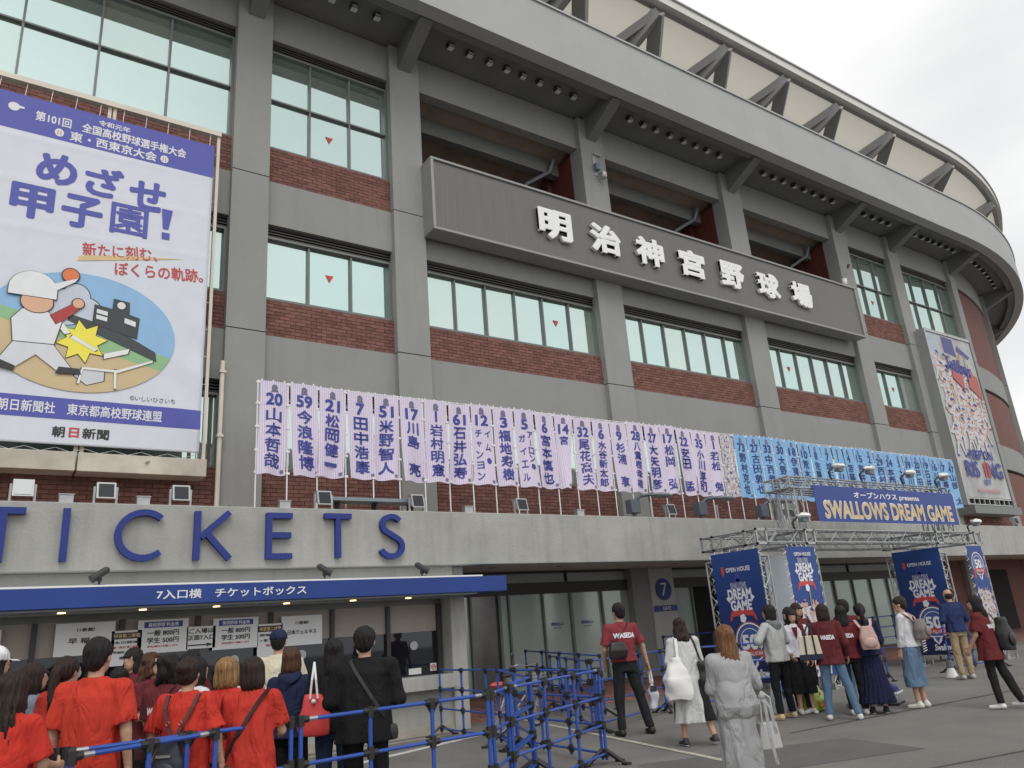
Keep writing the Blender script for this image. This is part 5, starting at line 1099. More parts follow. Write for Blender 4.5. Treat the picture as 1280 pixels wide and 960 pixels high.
def person(key,label,x,y,H,turn,top,tcol,bot,bcol,hair,hcol,shoe=(.5,.5,.48),arms=None,hem=.86,loose=1.,sleeve='s',head=(0,0),lean=(0,0),stride=0,wide=1.,res=1.,shirt_text=None,sh_w=None,wsc=1.,extra=None,neck='crew',group=None,legs=None,shoesole=(.6,.6,.58)):
    """turn: degrees, 0 = back to the photographer; arms: ((upper dir),(forearm dir)) for (left,right), x outward"""
    s=H/1.70; rz=math.radians(-35.3+turn); R=empty('person',(x,y,0),rz,label=label,cat='person',group=group); sx=s*wsc
    seed=abs(hash_(key))%1000; rr=random.Random(seed); fem=top!='m'
    shw=(.192 if not fem else .175)*wide if sh_w is None else sh_w
    # ---- joints
    lx,ly=lean; hipz=.90; nk=np.array([lx*.9,ly*.9+.0,1.43]); hd=np.array([lx+head[1]*0.0,ly+.02,1.58]);
    sh={sd:np.array([sd*shw+lx*.85,ly*.85-.005,1.366]) for sd in (-1,1)}
    A=arms or (((.18,-.05,-1),(.08,.15,-1)),)*2
    el={};wr={};fd={}
    for sd,(u,f) in zip((-1,1),A):
        u=nrm((u[0]*sd,u[1],u[2]));f=nrm((f[0]*sd,f[1],f[2])); el[sd]=sh[sd]+u*.27; wr[sd]=el[sd]+f*.235; fd[sd]=f
    if legs: hp,kn,an=legs
    else:
        hp={sd:np.array([sd*.092,0,hipz]) for sd in (-1,1)}
        kn={sd:np.array([sd*.095,.02+sd*stride*.5,.49]) for sd in (-1,1)}; an={sd:np.array([sd*.10,-.01+sd*stride,.085+(.05 if sd*stride<-.05 else 0)]) for sd in (-1,1)}
    # ---- body: one surface, finer at head and hands
    hr=.0135*res; B=SDF((-.62,-.62,0.0),(.62,.62,1.45),.017*res)
    B.col([(.86,.125,.085,-.01),(1.02,.11,.075,0,lx*.3),(1.2,.125,.08,ly*.5,lx*.6),(1.34,.125,.07,ly*.85,lx*.85),(1.40,.06,.05,ly*.9,lx*.9)],.03)
    for sd in (-1,1):
        B.cap(hp[sd],kn[sd],.082,.056,.03);B.cap(kn[sd],an[sd],.055,.036,.02)
        B.cap(nk+(0,0,-.06),sh[sd],.036,.04,.03);B.cap(sh[sd],el[sd],.043,.036,.02);B.cap(el[sd],wr[sd],.037,.025,.01)
        B.cap(an[sd]+(0,-.02,-.045),an[sd]+(0,.12,-.055),.035,.028,.02)
    B.cap(nk+(0,0,-.08),hd+(0,-.01,-.09),.052,.047,.02)
    V,Q=B.mesh(); Vs=[V];Qs=[Q];MI=[np.zeros(len(Q),int)]; base=len(V)
    ht=math.radians(head[0]); hb=math.radians(head[1]); fx=np.array([sin(-ht),cos(-ht),0]); rt=np.array([fx[1],-fx[0],0]); upv=np.array([0,0,1.])
    def hl(a,b,c): return hd+rt*a+fx*b+upv*c+fx*(-math.sin(hb)*c)+upv*(math.sin(hb)*b)
    S=SDF(hd-.16,hd+.16,.0085*res)
    def hrot(c,r,k,sub=False):
        # ellipsoid in head space approximated by a short capsule stack
        p=hl(*c); rx,ry,rz_=r
        q=S.reg(p-max(r),p+max(r),k+.02)
        if not q: return
        sl,X,Y,Z=q; X=X-p[0];Y=Y-p[1];Z=Z-p[2]; a=X*rt[0]+Y*rt[1]; b=X*fx[0]+Y*fx[1]; d=(np.sqrt((a/rx)**2+(b/ry)**2+(Z/rz_)**2)-1)*min(r); S.put(sl,d,k)
    hrot((0,-.012,.025),(.073,.09,.085),.01); hrot((0,.025,-.02),(.058,.062,.085),.03); hrot((0,.045,-.075),(.034,.032,.026),.03)
    hrot((0,.088,-.018),(.012,.018,.022),.012); hrot((0,.075,.02),(.05,.016,.012),.02); hrot((-.074,-.005,-.01),(.010,.022,.03),.008); hrot((.074,-.005,-.01),(.010,.022,.03),.008)
    hrot((0,.082,-.055),(.022,.010,.012),.01); S.cap(nk+(0,0,.0),hd+(0,-.01,-.06),.05,.046,.02)
    V,Q=S.mesh(); Vs.append(V);Qs.append(Q+base);MI.append(np.zeros(len(Q),int)); base+=len(V)
    for sd in (-1,1):
        c_=wr[sd]+fd[sd]*.08; S=SDF(c_-.13,c_+.13,.0062*res); S.cap(wr[sd]-fd[sd]*.05,wr[sd],.0275,.023,.01); hand(S,wr[sd],fd[sd],sd)
        V,Q=S.mesh(); Vs.append(V);Qs.append(Q+base);MI.append(np.zeros(len(Q),int)); base+=len(V)
    def blob(c,r,mi):
        nonlocal base
        n_=8;m_=5;vs=[];qs=[]
        for i in range(m_+1):
            for j in range(n_): t=pi*i/m_;p=2*pi*j/n_; vs.append(hl(c[0]+r[0]*sin(t)*cos(p),c[1]+r[1]*sin(t)*sin(p),c[2]+r[2]*cos(t)))
        for i in range(m_):
            for j in range(n_): qs.append((i*n_+j,(i+1)*n_+j,(i+1)*n_+(j+1)%n_,i*n_+(j+1)%n_))
        Vs.append(np.array(vs));Qs.append(np.array(qs)+base);MI.append(np.full(len(qs),mi)); base+=len(vs)
    for e_ in (-1,1): blob((e_*.030,.079,.004),(.014,.008,.006),1); blob((e_*.030,.085,.004),(.0065,.004,.006),2); blob((e_*.031,.084,.026),(.018,.005,.004),2)
    blob((0,.089,-.055),(.020,.005,.0055),3 if key!='smile' else 3)
    if key in('smile','g2'): blob((0,.0925,-.053),(.016,.004,.0042),1)
    npmesh('body',np.concatenate(Vs)*[sx/s,sx/s,1],np.concatenate(Qs),[SKIN,M['inkwhite'],M['inkblack'],mat('lips',(.36,.12,.10),.5)],R,np.concatenate(MI),s)
    put=lambda nm,S,m,mi=None: (lambda VQ: npmesh(nm,VQ[0]*[sx/s,sx/s,1],VQ[1],m if isinstance(m,list) else [m],R,(mi(VQ) if mi else None),s) if len(VQ[1]) else None)(S.mesh())
    # ---- bottoms
    bm=cmat('%s_%s'%(bot,key),bcol,.85,b=.5)
    S=SDF((-.5,-.6,.0),(.5,.6,1.08),hr)
    if bot in('pants','wide','culotte'):
        k1={'pants':(.090,.068,.052),'wide':(.12,.115,.12),'culotte':(.12,.125,.135)}[bot]; zc={'pants':.07,'wide':.06,'culotte':.30}[bot]
        for sd in (-1,1):
            S.cap(hp[sd]+(0,-.01,-.03),kn[sd],k1[0],k1[1],.02 if bot=='pants' else .01); S.cap(kn[sd],an[sd]+(0,-.01,-.06),k1[1],k1[2],.012)
        S.col([(.80,.145,.105,-.015),(.90,.150,.108,-.015),(1.04,.122,.09,0)],.03)
        S.wrinkle(.005,seed,.8); S.plane((0,0,zc+(.02)),(0,0,-1))
    elif bot=='skirt': S.col([(.16,.27,.24,0),(.5,.21,.18,0),(.85,.165,.13,-.01),(1.04,.135,.10,0)],.02,fold=.016,nf=22,ph=seed)
    elif bot=='dress': S.col([(.05,.19,.17,0),(.5,.185,.16,0),(.85,.18,.14,-.01),(1.04,.145,.11,0)],.02,fold=.012,nf=9,ph=seed); S.wrinkle(.006,seed,.6)
    put('trousers' if bot!='skirt' and bot!='dress' else 'skirt',S,bm)
    # ---- shoes
    for sd in (-1,1):
        S=SDF(an[sd]-(.09,.14,.1),an[sd]+(.09,.24,.1),.010*res); z0=max(.0,an[sd][2]-.085)
        S.cap((an[sd][0],an[sd][1]-.03,z0+.042),(an[sd][0]+sd*.012,an[sd][1]+.145,z0+.028),.046,.036,.02,sq=(.95,1,.9)); S.cap((an[sd][0],an[sd][1]-.02,z0+.05),(an[sd][0],an[sd][1]-.01,z0+.085),.04,.04,.02); S.plane((0,0,z0+.004),(0,0,-1))
        put('shoe',S,[mat('shoe_%s'%key,shoe,.6,bump=.3,bscale=40),mat('sole_%s'%key,shoesole,.6)],lambda VQ,z0=z0:(VQ[0][VQ[1]].mean(1)[:,2]<z0+.024).astype(int))
    # ---- top
    zt=hem; hx=min(1.0,max(.0,(1.0-hem)/.5)); L_=.018*loose
    S=SDF((-.62,-.60,max(.05,hem-.05)),(.62,.62,1.50),hr)
    prof=[(hem-.02,.166+L_+hx*.05,.128+L_+hx*.02,-.01),(1.02,.142+L_*1.3,.105+L_*1.2,0,lx*.3),(1.2,.155+L_,.11+L_,ly*.5,lx*.6),(1.33,.165*(shw/.185)+L_*.5,.102+L_*.6,ly*.8,lx*.82),(1.405,.12,.08,ly*.88,lx*.87),(1.45,.072,.062,ly*.9,lx*.9)]
    S.col(prof,.02,fold=.008+(.012 if hem<.6 else 0),nf=7,ph=seed)
    slv=[]
    for sd in (-1,1):
        S.cap(nk+(0,-.0,-.045),sh[sd]+(0,0,.004),.046,.054+L_*.3,.03)
        d=nrm(el[sd]-sh[sd])
        if sleeve=='s':
            e_=sh[sd]+d*.225; S.cap(sh[sd],e_+d*.05,.058+L_*.3,.064+L_*.8,.02,cut=(e_,d)); slv.append((e_,d,.064+L_*.8-.014))
        else:
            S.cap(sh[sd],el[sd],.056+L_*.35,.046+L_*.5,.02); f=nrm(wr[sd]-el[sd]); e_=wr[sd]-f*.015; S.cap(el[sd],e_+f*.04,.046+L_*.5,.036+L_*.45,.015,cut=(e_,f))
    S.wrinkle(.0045 if loose<1.5 else .0055,seed+3,.7); S.plane((0,0,hem),(0,0,-1))
    for e_,d,r_ in slv: S.scap(e_-d*.02,e_+d*.05,r_-.010)
    S.ell((nk[0],nk[1]+.01,nk[2]+.065),(.068,.066,.055),sub=True)
    if neck=='v': S.cap((nk[0],nk[1]+.13,1.42),(nk[0],nk[1]+.15,1.15),.001,.001) if False else None
    vr=random.Random(seed+9); kf=vr.uniform(.82,1.1); tcol=(tcol[0]*kf,tcol[1]*kf*vr.uniform(.9,1.5),tcol[2]*kf*vr.uniform(.9,1.3)) if tcol[0]>.09 and tcol[1]<.05 else tcol
    tm=cmat('top_'+key,tcol,.88,b=.55)
    o=put('shirt' if sleeve=='s' else 'jacket',S,tm)
    if hasattr(S,'F'):
        F=S.F
        def backy(xx,zz,front=False,S=S,F=F):
            i=int((xx-S.lo[0])/S.h);k=int((zz-S.lo[2])/S.h)
            if not(0<=i<S.n[0] and 0<=k<S.n[2]): return 0
            c_=F[i,:,k]; w_=np.argwhere(c_<0)
            if not len(w_): return 0
            j=int(w_[0,0]) if not front else int(w_[-1,0])
            if front: return float(S.ax[1][j]+S.h*.5)
            f1,f0=c_[j],c_[j-1] if j>0 else .01
            return float(S.ax[1][j]-S.h*(f1/(f1-f0+1e-9)))
        PEOPLE[key]=(R,backy,s,sx,sh,el,wr,hd)
        if shirt_text:
            c=MB(); tw,tz=shirt_text[1],shirt_text[2]; xc_=shirt_text[3] if len(shirt_text)>3 else lx*.8; xs_=np.linspace(xc_-tw*.55,xc_+tw*.55,13); ys_=np.array([min(backy(q,tz-.03),backy(q,tz),backy(q,tz+.03)) for q in xs_]); pf=np.polyfit(xs_,ys_,2); dz_=(backy(xc_,tz+.05)-backy(xc_,tz-.05))/.1; dz_=max(-.5,min(.5,dz_)); fn=lambda a,b,z:((a)*sx,(float(np.polyval(pf,a))+(z-tz)*dz_+b)*sx,z*s)
            text(c,shirt_text[0],shirt_text[3] if len(shirt_text)>3 else lx*.8,tz,-.007,w=tw,h=.062,off=.06,fn=fn); c.build('lettering',M['inkwhite'],R)
    if extra: extra(S,R,s,put,locals())
    # ---- hair
    hm=hmat(hcol+('_c' if hair=='curly' else ''),HC[hcol] if hcol in HC else hcol)
    S=SDF(hd-(.26,.26,.75),hd+(.26,.26,.22),.0105*res)
    def he(c,r,k=.02,sub=False):
        p=hl(*c); q=S.reg(p-max(r),p+max(r),k+.03)
        if not q: return
        sl,X,Y,Z=q; X=X-p[0];Y=Y-p[1];Z=Z-p[2]; a=X*rt[0]+Y*rt[1]; b=X*fx[0]+Y*fx[1]; d=(np.sqrt((a/r[0])**2+(b/r[1])**2+(Z/r[2])**2)-1)*min(r)
        if sub: S.F[sl]=np.maximum(S.F[sl],-d)
        else: S.put(sl,d,k)
    if hair=='short':
        he((0,-.018,.038),(.088,.102,.096)); he((0,-.055,-.02),(.070,.058,.075),.02); he((0,.075,-.045),(.062,.062,.088),sub=True)
    elif hair=='cap': he((0,-.018,.02),(.080,.094,.085)); he((0,-.05,-.03),(.066,.05,.06),.02); he((0,.07,-.03),(.075,.07,.09),sub=True)
    elif hair=='bald': he((0,-.03,-.01),(.080,.085,.075)); he((0,.07,-.02),(.09,.085,.12),sub=True); he((0,-.01,.10),(.09,.10,.06),sub=True)
    else:
        he((0,-.02,.032),(.090,.105,.096))
        if hair=='bob': S_=[(0,-.035,-.05,.092,.082,.085),(0,-.045,-.10,.086,.06,.06),(-.066,.0,-.06,.026,.05,.08),(.066,.0,-.06,.026,.05,.08)]
        elif hair=='curly': S_=[(0,-.04,-.03,.10,.085,.10),(-.055,-.03,-.10,.05,.06,.06),(.055,-.03,-.10,.05,.06,.06),(0,-.05,.07,.085,.07,.05)]
        elif hair=='wavy': S_=[(0,-.05,-.06,.105,.075,.11),(-.05,-.05,-.14,.055,.05,.07),(.05,-.055,-.15,.055,.05,.07),(0,-.06,-.14,.06,.05,.08),(-.07,.0,-.06,.026,.05,.08),(.07,.0,-.06,.026,.05,.08)]
        elif hair=='long': S_=[(0,-.045,-.06,.095,.07,.11),(-.065,.0,-.08,.026,.045,.12),(.065,.0,-.08,.026,.045,.12),(0,-.075,-.20,.10,.042,.16),(0,-.085,-.34,.085,.036,.15),(-.03,-.09,-.44,.045,.03,.10),(.03,-.085,-.42,.04,.028,.09)]
        elif hair=='mid': S_=[(0,-.045,-.06,.094,.07,.11),(-.066,.0,-.08,.026,.045,.10),(.066,.0,-.08,.026,.045,.10),(0,-.065,-.17,.085,.045,.10)]
        elif hair=='bun': S_=[(0,-.05,-.03,.078,.06,.06),(0,-.105,.045,.052,.045,.045)]
        elif hair=='tail': S_=[(0,-.05,-.02,.078,.055,.06),(0,-.12,.0,.035,.035,.04),(0,-.135,-.09,.04,.036,.11),(.01,-.125,-.20,.03,.026,.09)]
        else: S_=[]
        for a,b,c_,r1,r2,r3 in S_: he((a,b-(.018*loose if c_<-.12 else 0),c_),(r1,r2,r3),.025)
        he((0,.095,-.06),(.062,.075,.105),sub=True)
        if hair in('bob','long','mid','wavy') : he((0,.086,.03),(.060,.022,.022),.01)
    X,Y,Z=S.ax[0][:,None,None],S.ax[1][None,:,None],S.ax[2][None,None,:]; th=np.arctan2(Y-hd[1],X-hd[0])
    lowz=np.clip((hd[2]-.07-Z)/.10,0,1); S.F=S.F+((.0026+.0025*lowz)*np.sin(17*th+5*np.sin(Z*9+seed))+(.0016+.003*lowz)*np.sin(33*th+seed+2*np.sin(Z*7))).astype(np.float32)
    if hair in('curly','wavy'): S.wrinkle(.011 if hair=='curly' else .007,seed,2.6)
    put('hair',S,hm)
    return R
def hash_(s_): 
    h=7
    for ch in s_: h=(h*31+ord(ch))&0xffffff
    return h
def capx(col,brimdir=0,nm='cap'):
    def f(S,R,s,put,L):
        hl=L['hl'];hd=L['hd']; C_=SDF(hd-(.3,.3,.15),hd+(.3,.3,.25),.009)
        p=hl(0,-.012,.05); C_.ell(p,(.094,.106,.088),.01); C_.plane(tuple(hl(0,0,.022)),(0,0,-1))
        b=hl(0,.10,.03); b2=hl(0,.165,.015); 
        for q in (-.05,-.025,0,.025,.05): C_.cap(hl(q,.06,.034),hl(q*1.0,.165-abs(q)*.7,.022),.009,.007,.01)
        put(nm,C_,cmat(nm+'_'+L['key'],col,.7))
    return f
def hoodx(col):
    def f(S,R,s,put,L):
        nk=L['nk']; C_=SDF(nk-.26,nk+.26,.011)
        for q in np.linspace(-1,1,9): a=q*1.9; C_.ell((nk[0]+.085*sin(a),nk[1]-.03-.065*cos(a),nk[2]-.005-.03*cos(a)),(.04,.036,.038),.03)
        C_.ell((nk[0],nk[1]-.105,nk[2]-.075),(.085,.045,.085),.04); C_.wrinkle(.006,5,1.4); put('hood',C_,cmat('hood_'+L['key'],col,.85))
    return f
WV=(.06,.05,.05)
down=((.16,-.03,-1),(.08,.12,-1)); fwd=((.22,.25,-1),(-.25,1,-.15)); fwdup=((.2,.45,-1),(-.45,.8,.25)); bent=((.25,-.05,-1),(-.5,.8,.1))
red=(.50,.030,.024); mar=(.125,.018,.024); blk=(.014,.014,.016); navy=(.018,.024,.065); wht=(.62,.63,.66); jean=(.10,.17,.26); lgrey=(.42,.43,.43)
P=person
P('long','person with very long dark hair and a red shirt at the lower left corner',.27,5.74,1.53,-4,'f',red,'pants',blk,'long','dbrown',arms=(fwd,fwd),wsc=1.0)
P('cap','person in a white baseball cap at the left edge',.18,6.84,1.70,-35,'f',(.30,.32,.36),'pants',navy,'mid','black',arms=(down,down),extra=capx((.75,.75,.76)))
P('denim','person with a dark bob in a grey denim shirt behind the long-haired one',.50,7.74,1.58,-50,'f',(.20,.24,.30),'pants',jean,'bob','dbrown',arms=(fwd,fwd),sleeve='l',res=1.15)
P('redman','broad person in a plain bright red T-shirt seen from behind, largest red back',.77,6.21,1.70,0,'m',red,'pants',(.06,.075,.10),'short','black',arms=(down,down),hem=.83,loose=1.35,wide=1.03,wsc=1.0,shoe=blk)
P('pony','person with a dark ponytail in a red T-shirt, left of the broad red back',.70,7.35,1.61,-15,'f',red,'pants',jean,'tail','dbrown',arms=(((.3,.2,-1),(.2,.9,-.5)),fwd),loose=1.4,res=1.1)
P('small','short person with a dark bob just right of the broad red back',1.27,8.63,1.49,-10,'f',mar,'pants',blk,'bob','black',arms=(down,down),res=1.3)
P('facecam','person in maroon with long black hair facing the photographer',1.55,9.65,1.68,165,'f',mar,'pants',blk,'mid','black',arms=(fwd,fwd),res=1.2)
P('brownR','person with wavy brown hair in maroon turned to the right',1.51,8.42,1.61,-100,'f',mar,'pants',blk,'wavy','brown',arms=(fwd,fwd),res=1.15,head=(0,0))
P('curly','person with curly black hair and white lettering on a maroon shirt in the queue',1.52,7.66,1.56,-8,'f',mar,'pants',blk,'curly','black',arms=(fwd,fwd),shirt_text=('WASEDA',.27,1.22),loose=1.3)
P('bun','person with a hair bun in a red T-shirt wearing the dark backpack',1.37,6.24,1.53,-4,'f',red,'pants',blk,'bun','dbrown',arms=(((.35,-.02,-1),(.1,.25,-1)),((.35,-.02,-1),(.1,.25,-1))),loose=1.7,wsc=1.0,hem=.8)
P('topknot','person with a black topknot behind the hair bun, in the crowd',1.92,8.64,1.60,-20,'f',mar,'pants',blk,'bun','black',arms=(fwd,fwd),res=1.2)
P('whitetee','person in a white T-shirt between the maroon lettering and the blonde bob',1.66,7.3,1.53,-40,'f',(.66,.66,.67),'pants',blk,'bob','black',arms=(fwd,fwd),res=1.1)
P('blonde','person with a blonde bob in a red T-shirt',1.75,6.66,1.51,-4,'f',red,'pants',blk,'bob','blonde',arms=(fwd,fwd),loose=1.4,wsc=1.1)
P('darkbob','person with a dark bob in a long red T-shirt crossed by a strap',1.79,5.96+.14,1.50,3,'f',red,'pants',(.34,.31,.24),'bob','dbrown',arms=(fwd,fwd),loose=1.7,wsc=1.0,hem=.74)
P('navycap','person in a navy cap and cream shirt at the ticket window',2.89,8.93,1.75,8,'m',(.60,.56,.42),'pants',(.22,.2,.15),'cap','black',arms=(fwd,fwd),loose=1.5,extra=capx(navy),res=1.15)
P('hoodie','person with a brown bob in a navy hooded jacket',2.54,7.46,1.55,-8,'f',navy,'pants',blk,'bob','brown',arms=(bent,bent),sleeve='l',loose=1.9,extra=hoodx(navy),wsc=1.0)
P('blkhair','person with long black hair, black top and jeans next to the red tote',2.83,7.15,1.60,10,'f',blk,'pants',(.03,.05,.10),'mid','black',arms=(bent,down),sleeve='l',loose=1.3)
P('blkman','person in black with a strap across the back at the ticket counter',2.86,6.53,1.67,6,'m',(.012,.012,.013),'pants',(.012,.012,.014),'short','black',arms=(bent,bent),sleeve='l',loose=2.2,wsc=1.1,hem=.78,shoe=blk)
def stepl(a,b,ly0=0): 
    hp={sd:np.array([sd*.09,0,.90]) for sd in (-1,1)}
    kn={-1:np.array([-.10+a[0]*.5,a[1]*.5+.02,.49]),1:np.array([.10+b[0]*.5,b[1]*.5+.02,.49])}; an={-1:np.array([-.11+a[0],a[1],.085+a[2]]),1:np.array([.11+b[0],b[1],.085+b[2]])}
    return hp,kn,an
P('maroon','tall person in a maroon T-shirt and black jeans, walking towards gate 7',8.16,9.21,1.84,18,'m',(.19,.032,.036),'pants',(.02,.021,.024),'short','black',arms=(((.25,.1,-1),(-.1,.5,-.7)),((.42,-.02,-1),(.25,.12,-1))),hem=.93,loose=1.1,shirt_text=('WASEDA',.30,1.27),shoe=(.012,.012,.012),shoesole=(.01,.01,.01),legs=stepl((-.04,-.02,0),(.14,-.08,.0)),head=(10,0))
P('cardigan','person with wavy brown hair in a long pale cardigan carrying a big white bag',7.85,7.68,1.56,12,'f',(.52,.53,.52),'culotte',(.014,.014,.016),'wavy','dbrown',arms=(bent,((.2,.1,-1),(-.2,.7,-.5))),sleeve='l',hem=.30,loose=1.9,shoe=(.03,.03,.035),shoesole=(.8,.8,.8),legs=stepl((-.02,.02,0),(.12,-.16,.03)),head=(-8,0))
def cuff(S,R,s,put,L):
    C_=SDF((-.4,-.3,.6),(.4,.3,1.25),.011); C_.col([(.83,.158,.125,-.015),(.87,.19,.155,-.02),(.95,.208,.175,-.03),(1.05,.195,.16,-.02),(1.20,.170,.13,0)],.02,fold=.010,nf=5,ph=2); C_.wrinkle(.006,9,.9); put('draped_waist',C_,cmat('drape_'+L['key'],(.33,.335,.34),.9))
    c=MB(); c.ribbon([(.10,-.235,.90),(.13,-.25,.84),(.14,-.24,.55),(.17,-.235,.38)],(.014,0,0),.006); c.ribbon([(.12,-.235,.90),(.17,-.25,.80),(.20,-.235,.60)],(.012,0,0),.006); c.sphere((.12,-.24,.89),(.03,.02,.025),n=8); c.build('tie_belt',cmat('drape_'+L['key'],(.33,.335,.34)),R)
P('grey','person with long auburn hair in a loose grey two-piece, nearest on the right',5.39,4.76,1.46,14,'f',(.33,.335,.34),'dress',(.33,.335,.34),'long','lbrown',arms=(((.10,.25,-1),(-.4,.9,.1)),((.32,.0,-1),(-.35,.75,-.2))),sleeve='l',loose=1.5,wsc=1.0,hem=.92,extra=cuff,head=(-6,6))
P('g1','person in a light grey hooded jacket and black trousers seen from behind',10.35,8.18,1.65,35,'f',(.40,.41,.41),'pants',(.012,.013,.016),'bob','black',arms=(((.6,.1,-.7),(-.6,.6,.2)),((.5,.1,-.8),(-.1,.9,-.3))),sleeve='l',hem=.84,loose=1.9,extra=hoodx((.16,.17,.18)),shoe=(.50,.38,.2),shoesole=(.7,.68,.6),legs=stepl((-.03,0,0),(.08,.02,0)),head=(25,0),res=1.1)
P('g2','smiling person half hidden behind the light grey hooded jacket',11.05,8.36,1.60,125,'f',mar,'pants',blk,'mid','black',arms=(down,down),res=1.2)
P('g3','person in a maroon jersey with striped sleeves standing behind the smiling one',11.6,8.61,1.66,200,'f',mar,'pants',blk,'bob','dbrown',arms=(fwd,fwd),res=1.25)
P('smile','smiling person in a white cardigan over maroon, facing the photographer',11.0,8.28,1.57,172,'f',(.66,.66,.72),'culotte',blk,'mid','black',arms=(((.22,0,-1),(-.1,.3,-1)),((.2,0,-1),(-.3,.6,-.6))),sleeve='l',hem=.90,loose=1.1,shoe=(.7,.7,.7),res=1.0,extra=lambda S,R,s,put,L:(lambda c:(c.add([(a*s,(PEOPLE['smile'][1](a,z,True)+.008),z*s) for a,z in ((-.05,1.40),(0,1.39),(.05,1.40),(.03,1.28),(0,1.19),(-.03,1.28))],[(0,1,2,3,4,5),(5,4,3,2,1,0)]),c.build('undershirt',cmat('under',mar),R)))(MB()))
P('tote','person with a dark bob in maroon and jeans carrying a cream tote',10.53,7.38,1.60,-22,'f',mar,'pants',jean,'bob','dbrown',arms=(((.25,.3,-1),(-.2,1,.2)),((.3,0,-1),(0,.5,-.8))),hem=.80,loose=1.7,shoe=(.55,.55,.54),shirt_text=('WASEDA',.20,1.20,.02),head=(35,0),legs=stepl((-.05,0,0),(.16,-.05,0)),sleeve='l')
P('blk2','person with long black hair in maroon behind the tote carrier',11.1,7.45,1.56,-15,'f',mar,'pants',blk,'mid','black',arms=(down,down),shirt_text=('WASEDA',.24,1.22),res=1.1,loose=1.3)
P('short','person with short black hair in a maroon shirt and blue jeans',11.95,7.96,1.65,20,'f',mar,'pants',(.12,.20,.30),'short','black',arms=(bent,bent),hem=.84,loose=1.6,shoe=(.15,.15,.16),res=1.1,shirt_text=('WASEDA',.22,1.20),head=(30,0),legs=stepl((-.03,0,0),(.06,.05,0)))
P('navyj','person in a navy jacket and long pleated navy skirt with a pink backpack',11.32,7.27,1.57,-10,'f',navy,'skirt',(.012,.016,.045),'tail','black',arms=(((.2,.1,-1),(-.3,.7,-.3)),((.2,.1,-1),(-.3,.7,-.3))),sleeve='l',hem=.88,loose=1.5,shoe=(.02,.02,.03),shoesole=(.75,.75,.75))
P('whitej','person with short dark hair in a white sweatshirt and wide cropped jeans',12.08,7.04,1.62,48,'f',(.58,.58,.60),'culotte',(.13,.20,.30),'short','dbrown',arms=(((.12,.12,-1),(.0,.25,-1)),down),sleeve='l',hem=.92,loose=1.5,shoe=(.66,.64,.58),shoesole=(.75,.72,.66),head=(10,-6),legs=stepl((.04,.02,0),(-.02,-.03,0)))
P('navyman','balding person in a navy jacket and beige trousers before the right tower',16.52,8.57,1.73,10,'m',(.022,.035,.10),'pants',(.36,.27,.17),'bald','dbrown',arms=(bent,bent),sleeve='l',hem=.88,loose=1.5,shoe=(.4,.38,.34),res=1.25,head=(-5,0))
P('rt','person with long dark hair in a maroon shirt walking left at the right edge',12.27,5.97,1.55,42,'f',mar,'pants',(.018,.018,.02),'mid','black',arms=(((.2,.15,-1),(-.1,.5,-.7)),((.2,0,-1),(0,.2,-1))),hem=.72,loose=2.0,shoe=(.72,.72,.72),shirt_text=('WASEDA',.26,1.22),lean=(-.0,.03),legs=stepl((.05,.0,0),(.0,-.27,.03)),head=(20,0))
# ================================================================= bags, carried or on the ground
def onp(key,name,label,cat,lp):
    R,_,s,sx,*_r=PEOPLE[key]; m=Matrix.Translation(R.location)@Matrix.Rotation(R.rotation_euler.z,4,'Z'); p=m@Vector((lp[0]*sx,lp[1]*sx,lp[2]*s)); return empty(name,p,R.rotation_euler.z,label=label,cat=cat)
def bagblob(r,nm,hw,hd_,h,col,top=.8,rough=.6,wr_=.004,seed=1,sag=0,res=.011,p=3.2):
    S=SDF((-hw-.06,-hd_-.06,-.03),(hw+.06,hd_+.06,h+.06),res); S.col([(0,hw*.90,hd_*.9),(h*.12,hw,hd_,0),(h*.5,hw*(1+sag),hd_*1.05),(h*.9,hw*top,hd_*top),(h,hw*top*.85,hd_*top*.8)],.01,p=p); S.wrinkle(wr_,seed,1.3)
    V,Q=S.mesh(); return npmesh(nm,V,Q,[mat('bag_%s'%label_(col,rough),col,rough,bump=.3,bscale=5,var=.06)],r)
def label_(c,r): return '%d_%d_%d_%d'%(c[0]*999,c[1]*999,c[2]*999,r*10)
def strap(key,pts,wv,t,col,name='shoulder_strap',r=None,off=(0,0,0)):
    "strap given in the wearer's space, parented to the bag"
    R,_,s,sx,*_r=PEOPLE[key]; c=MB(); o=Vector(off); P_=[Vector((a*sx,b*sx,z*s))-Vector((o.x*sx,o.y*sx,o.z*s)) for a,b,z in pts]; c.ribbon(P_,wv,t); return c.build(name,mat('strap_%s'%label_(col,.6),col,.6),r)
# dark backpack
b=(0,-.24,.78); r=onp('bun','backpack','small dark leather backpack on the red T-shirt of the person with the bun','backpack',b)
bagblob(r,'bag_body',.115,.065,.33,(.022,.028,.042),top=.62,seed=2); c=MB(); c.sphere((0,-.075,.11),(.09,.02,.07),n=10); c.build('front_pocket',mat('bag_navyleather',(.02,.025,.038),.45),r,smooth=1); c=MB(); c.box(-.05,.05,-.075,-.068,.205,.222); c.build('zip',M['steel'],r); c=MB(); c.box(-.005,.005,-.1,-.09,.03,.14); c.build('zip_pull',M['steel'],r)
for sd in (-1,1): strap('bun',[(sd*.015,-.19,1.13),(sd*.06,-.165,1.22),(sd*.11,-.13,1.33),(sd*.125,-.06,1.425),(sd*.12,.06,1.40)],(.014,0,0),.006,(.09,.025,.03),r=r,off=b)
c=MB(); c.torus((-.045,.05,.405),(0,1,0),.012,.003,n=12,k=5); c.torus((.045,.05,.405),(0,1,0),.012,.003,n=12,k=5); c.build('buckle',mat('copper',(.6,.25,.12),.3,metal=.9),r)
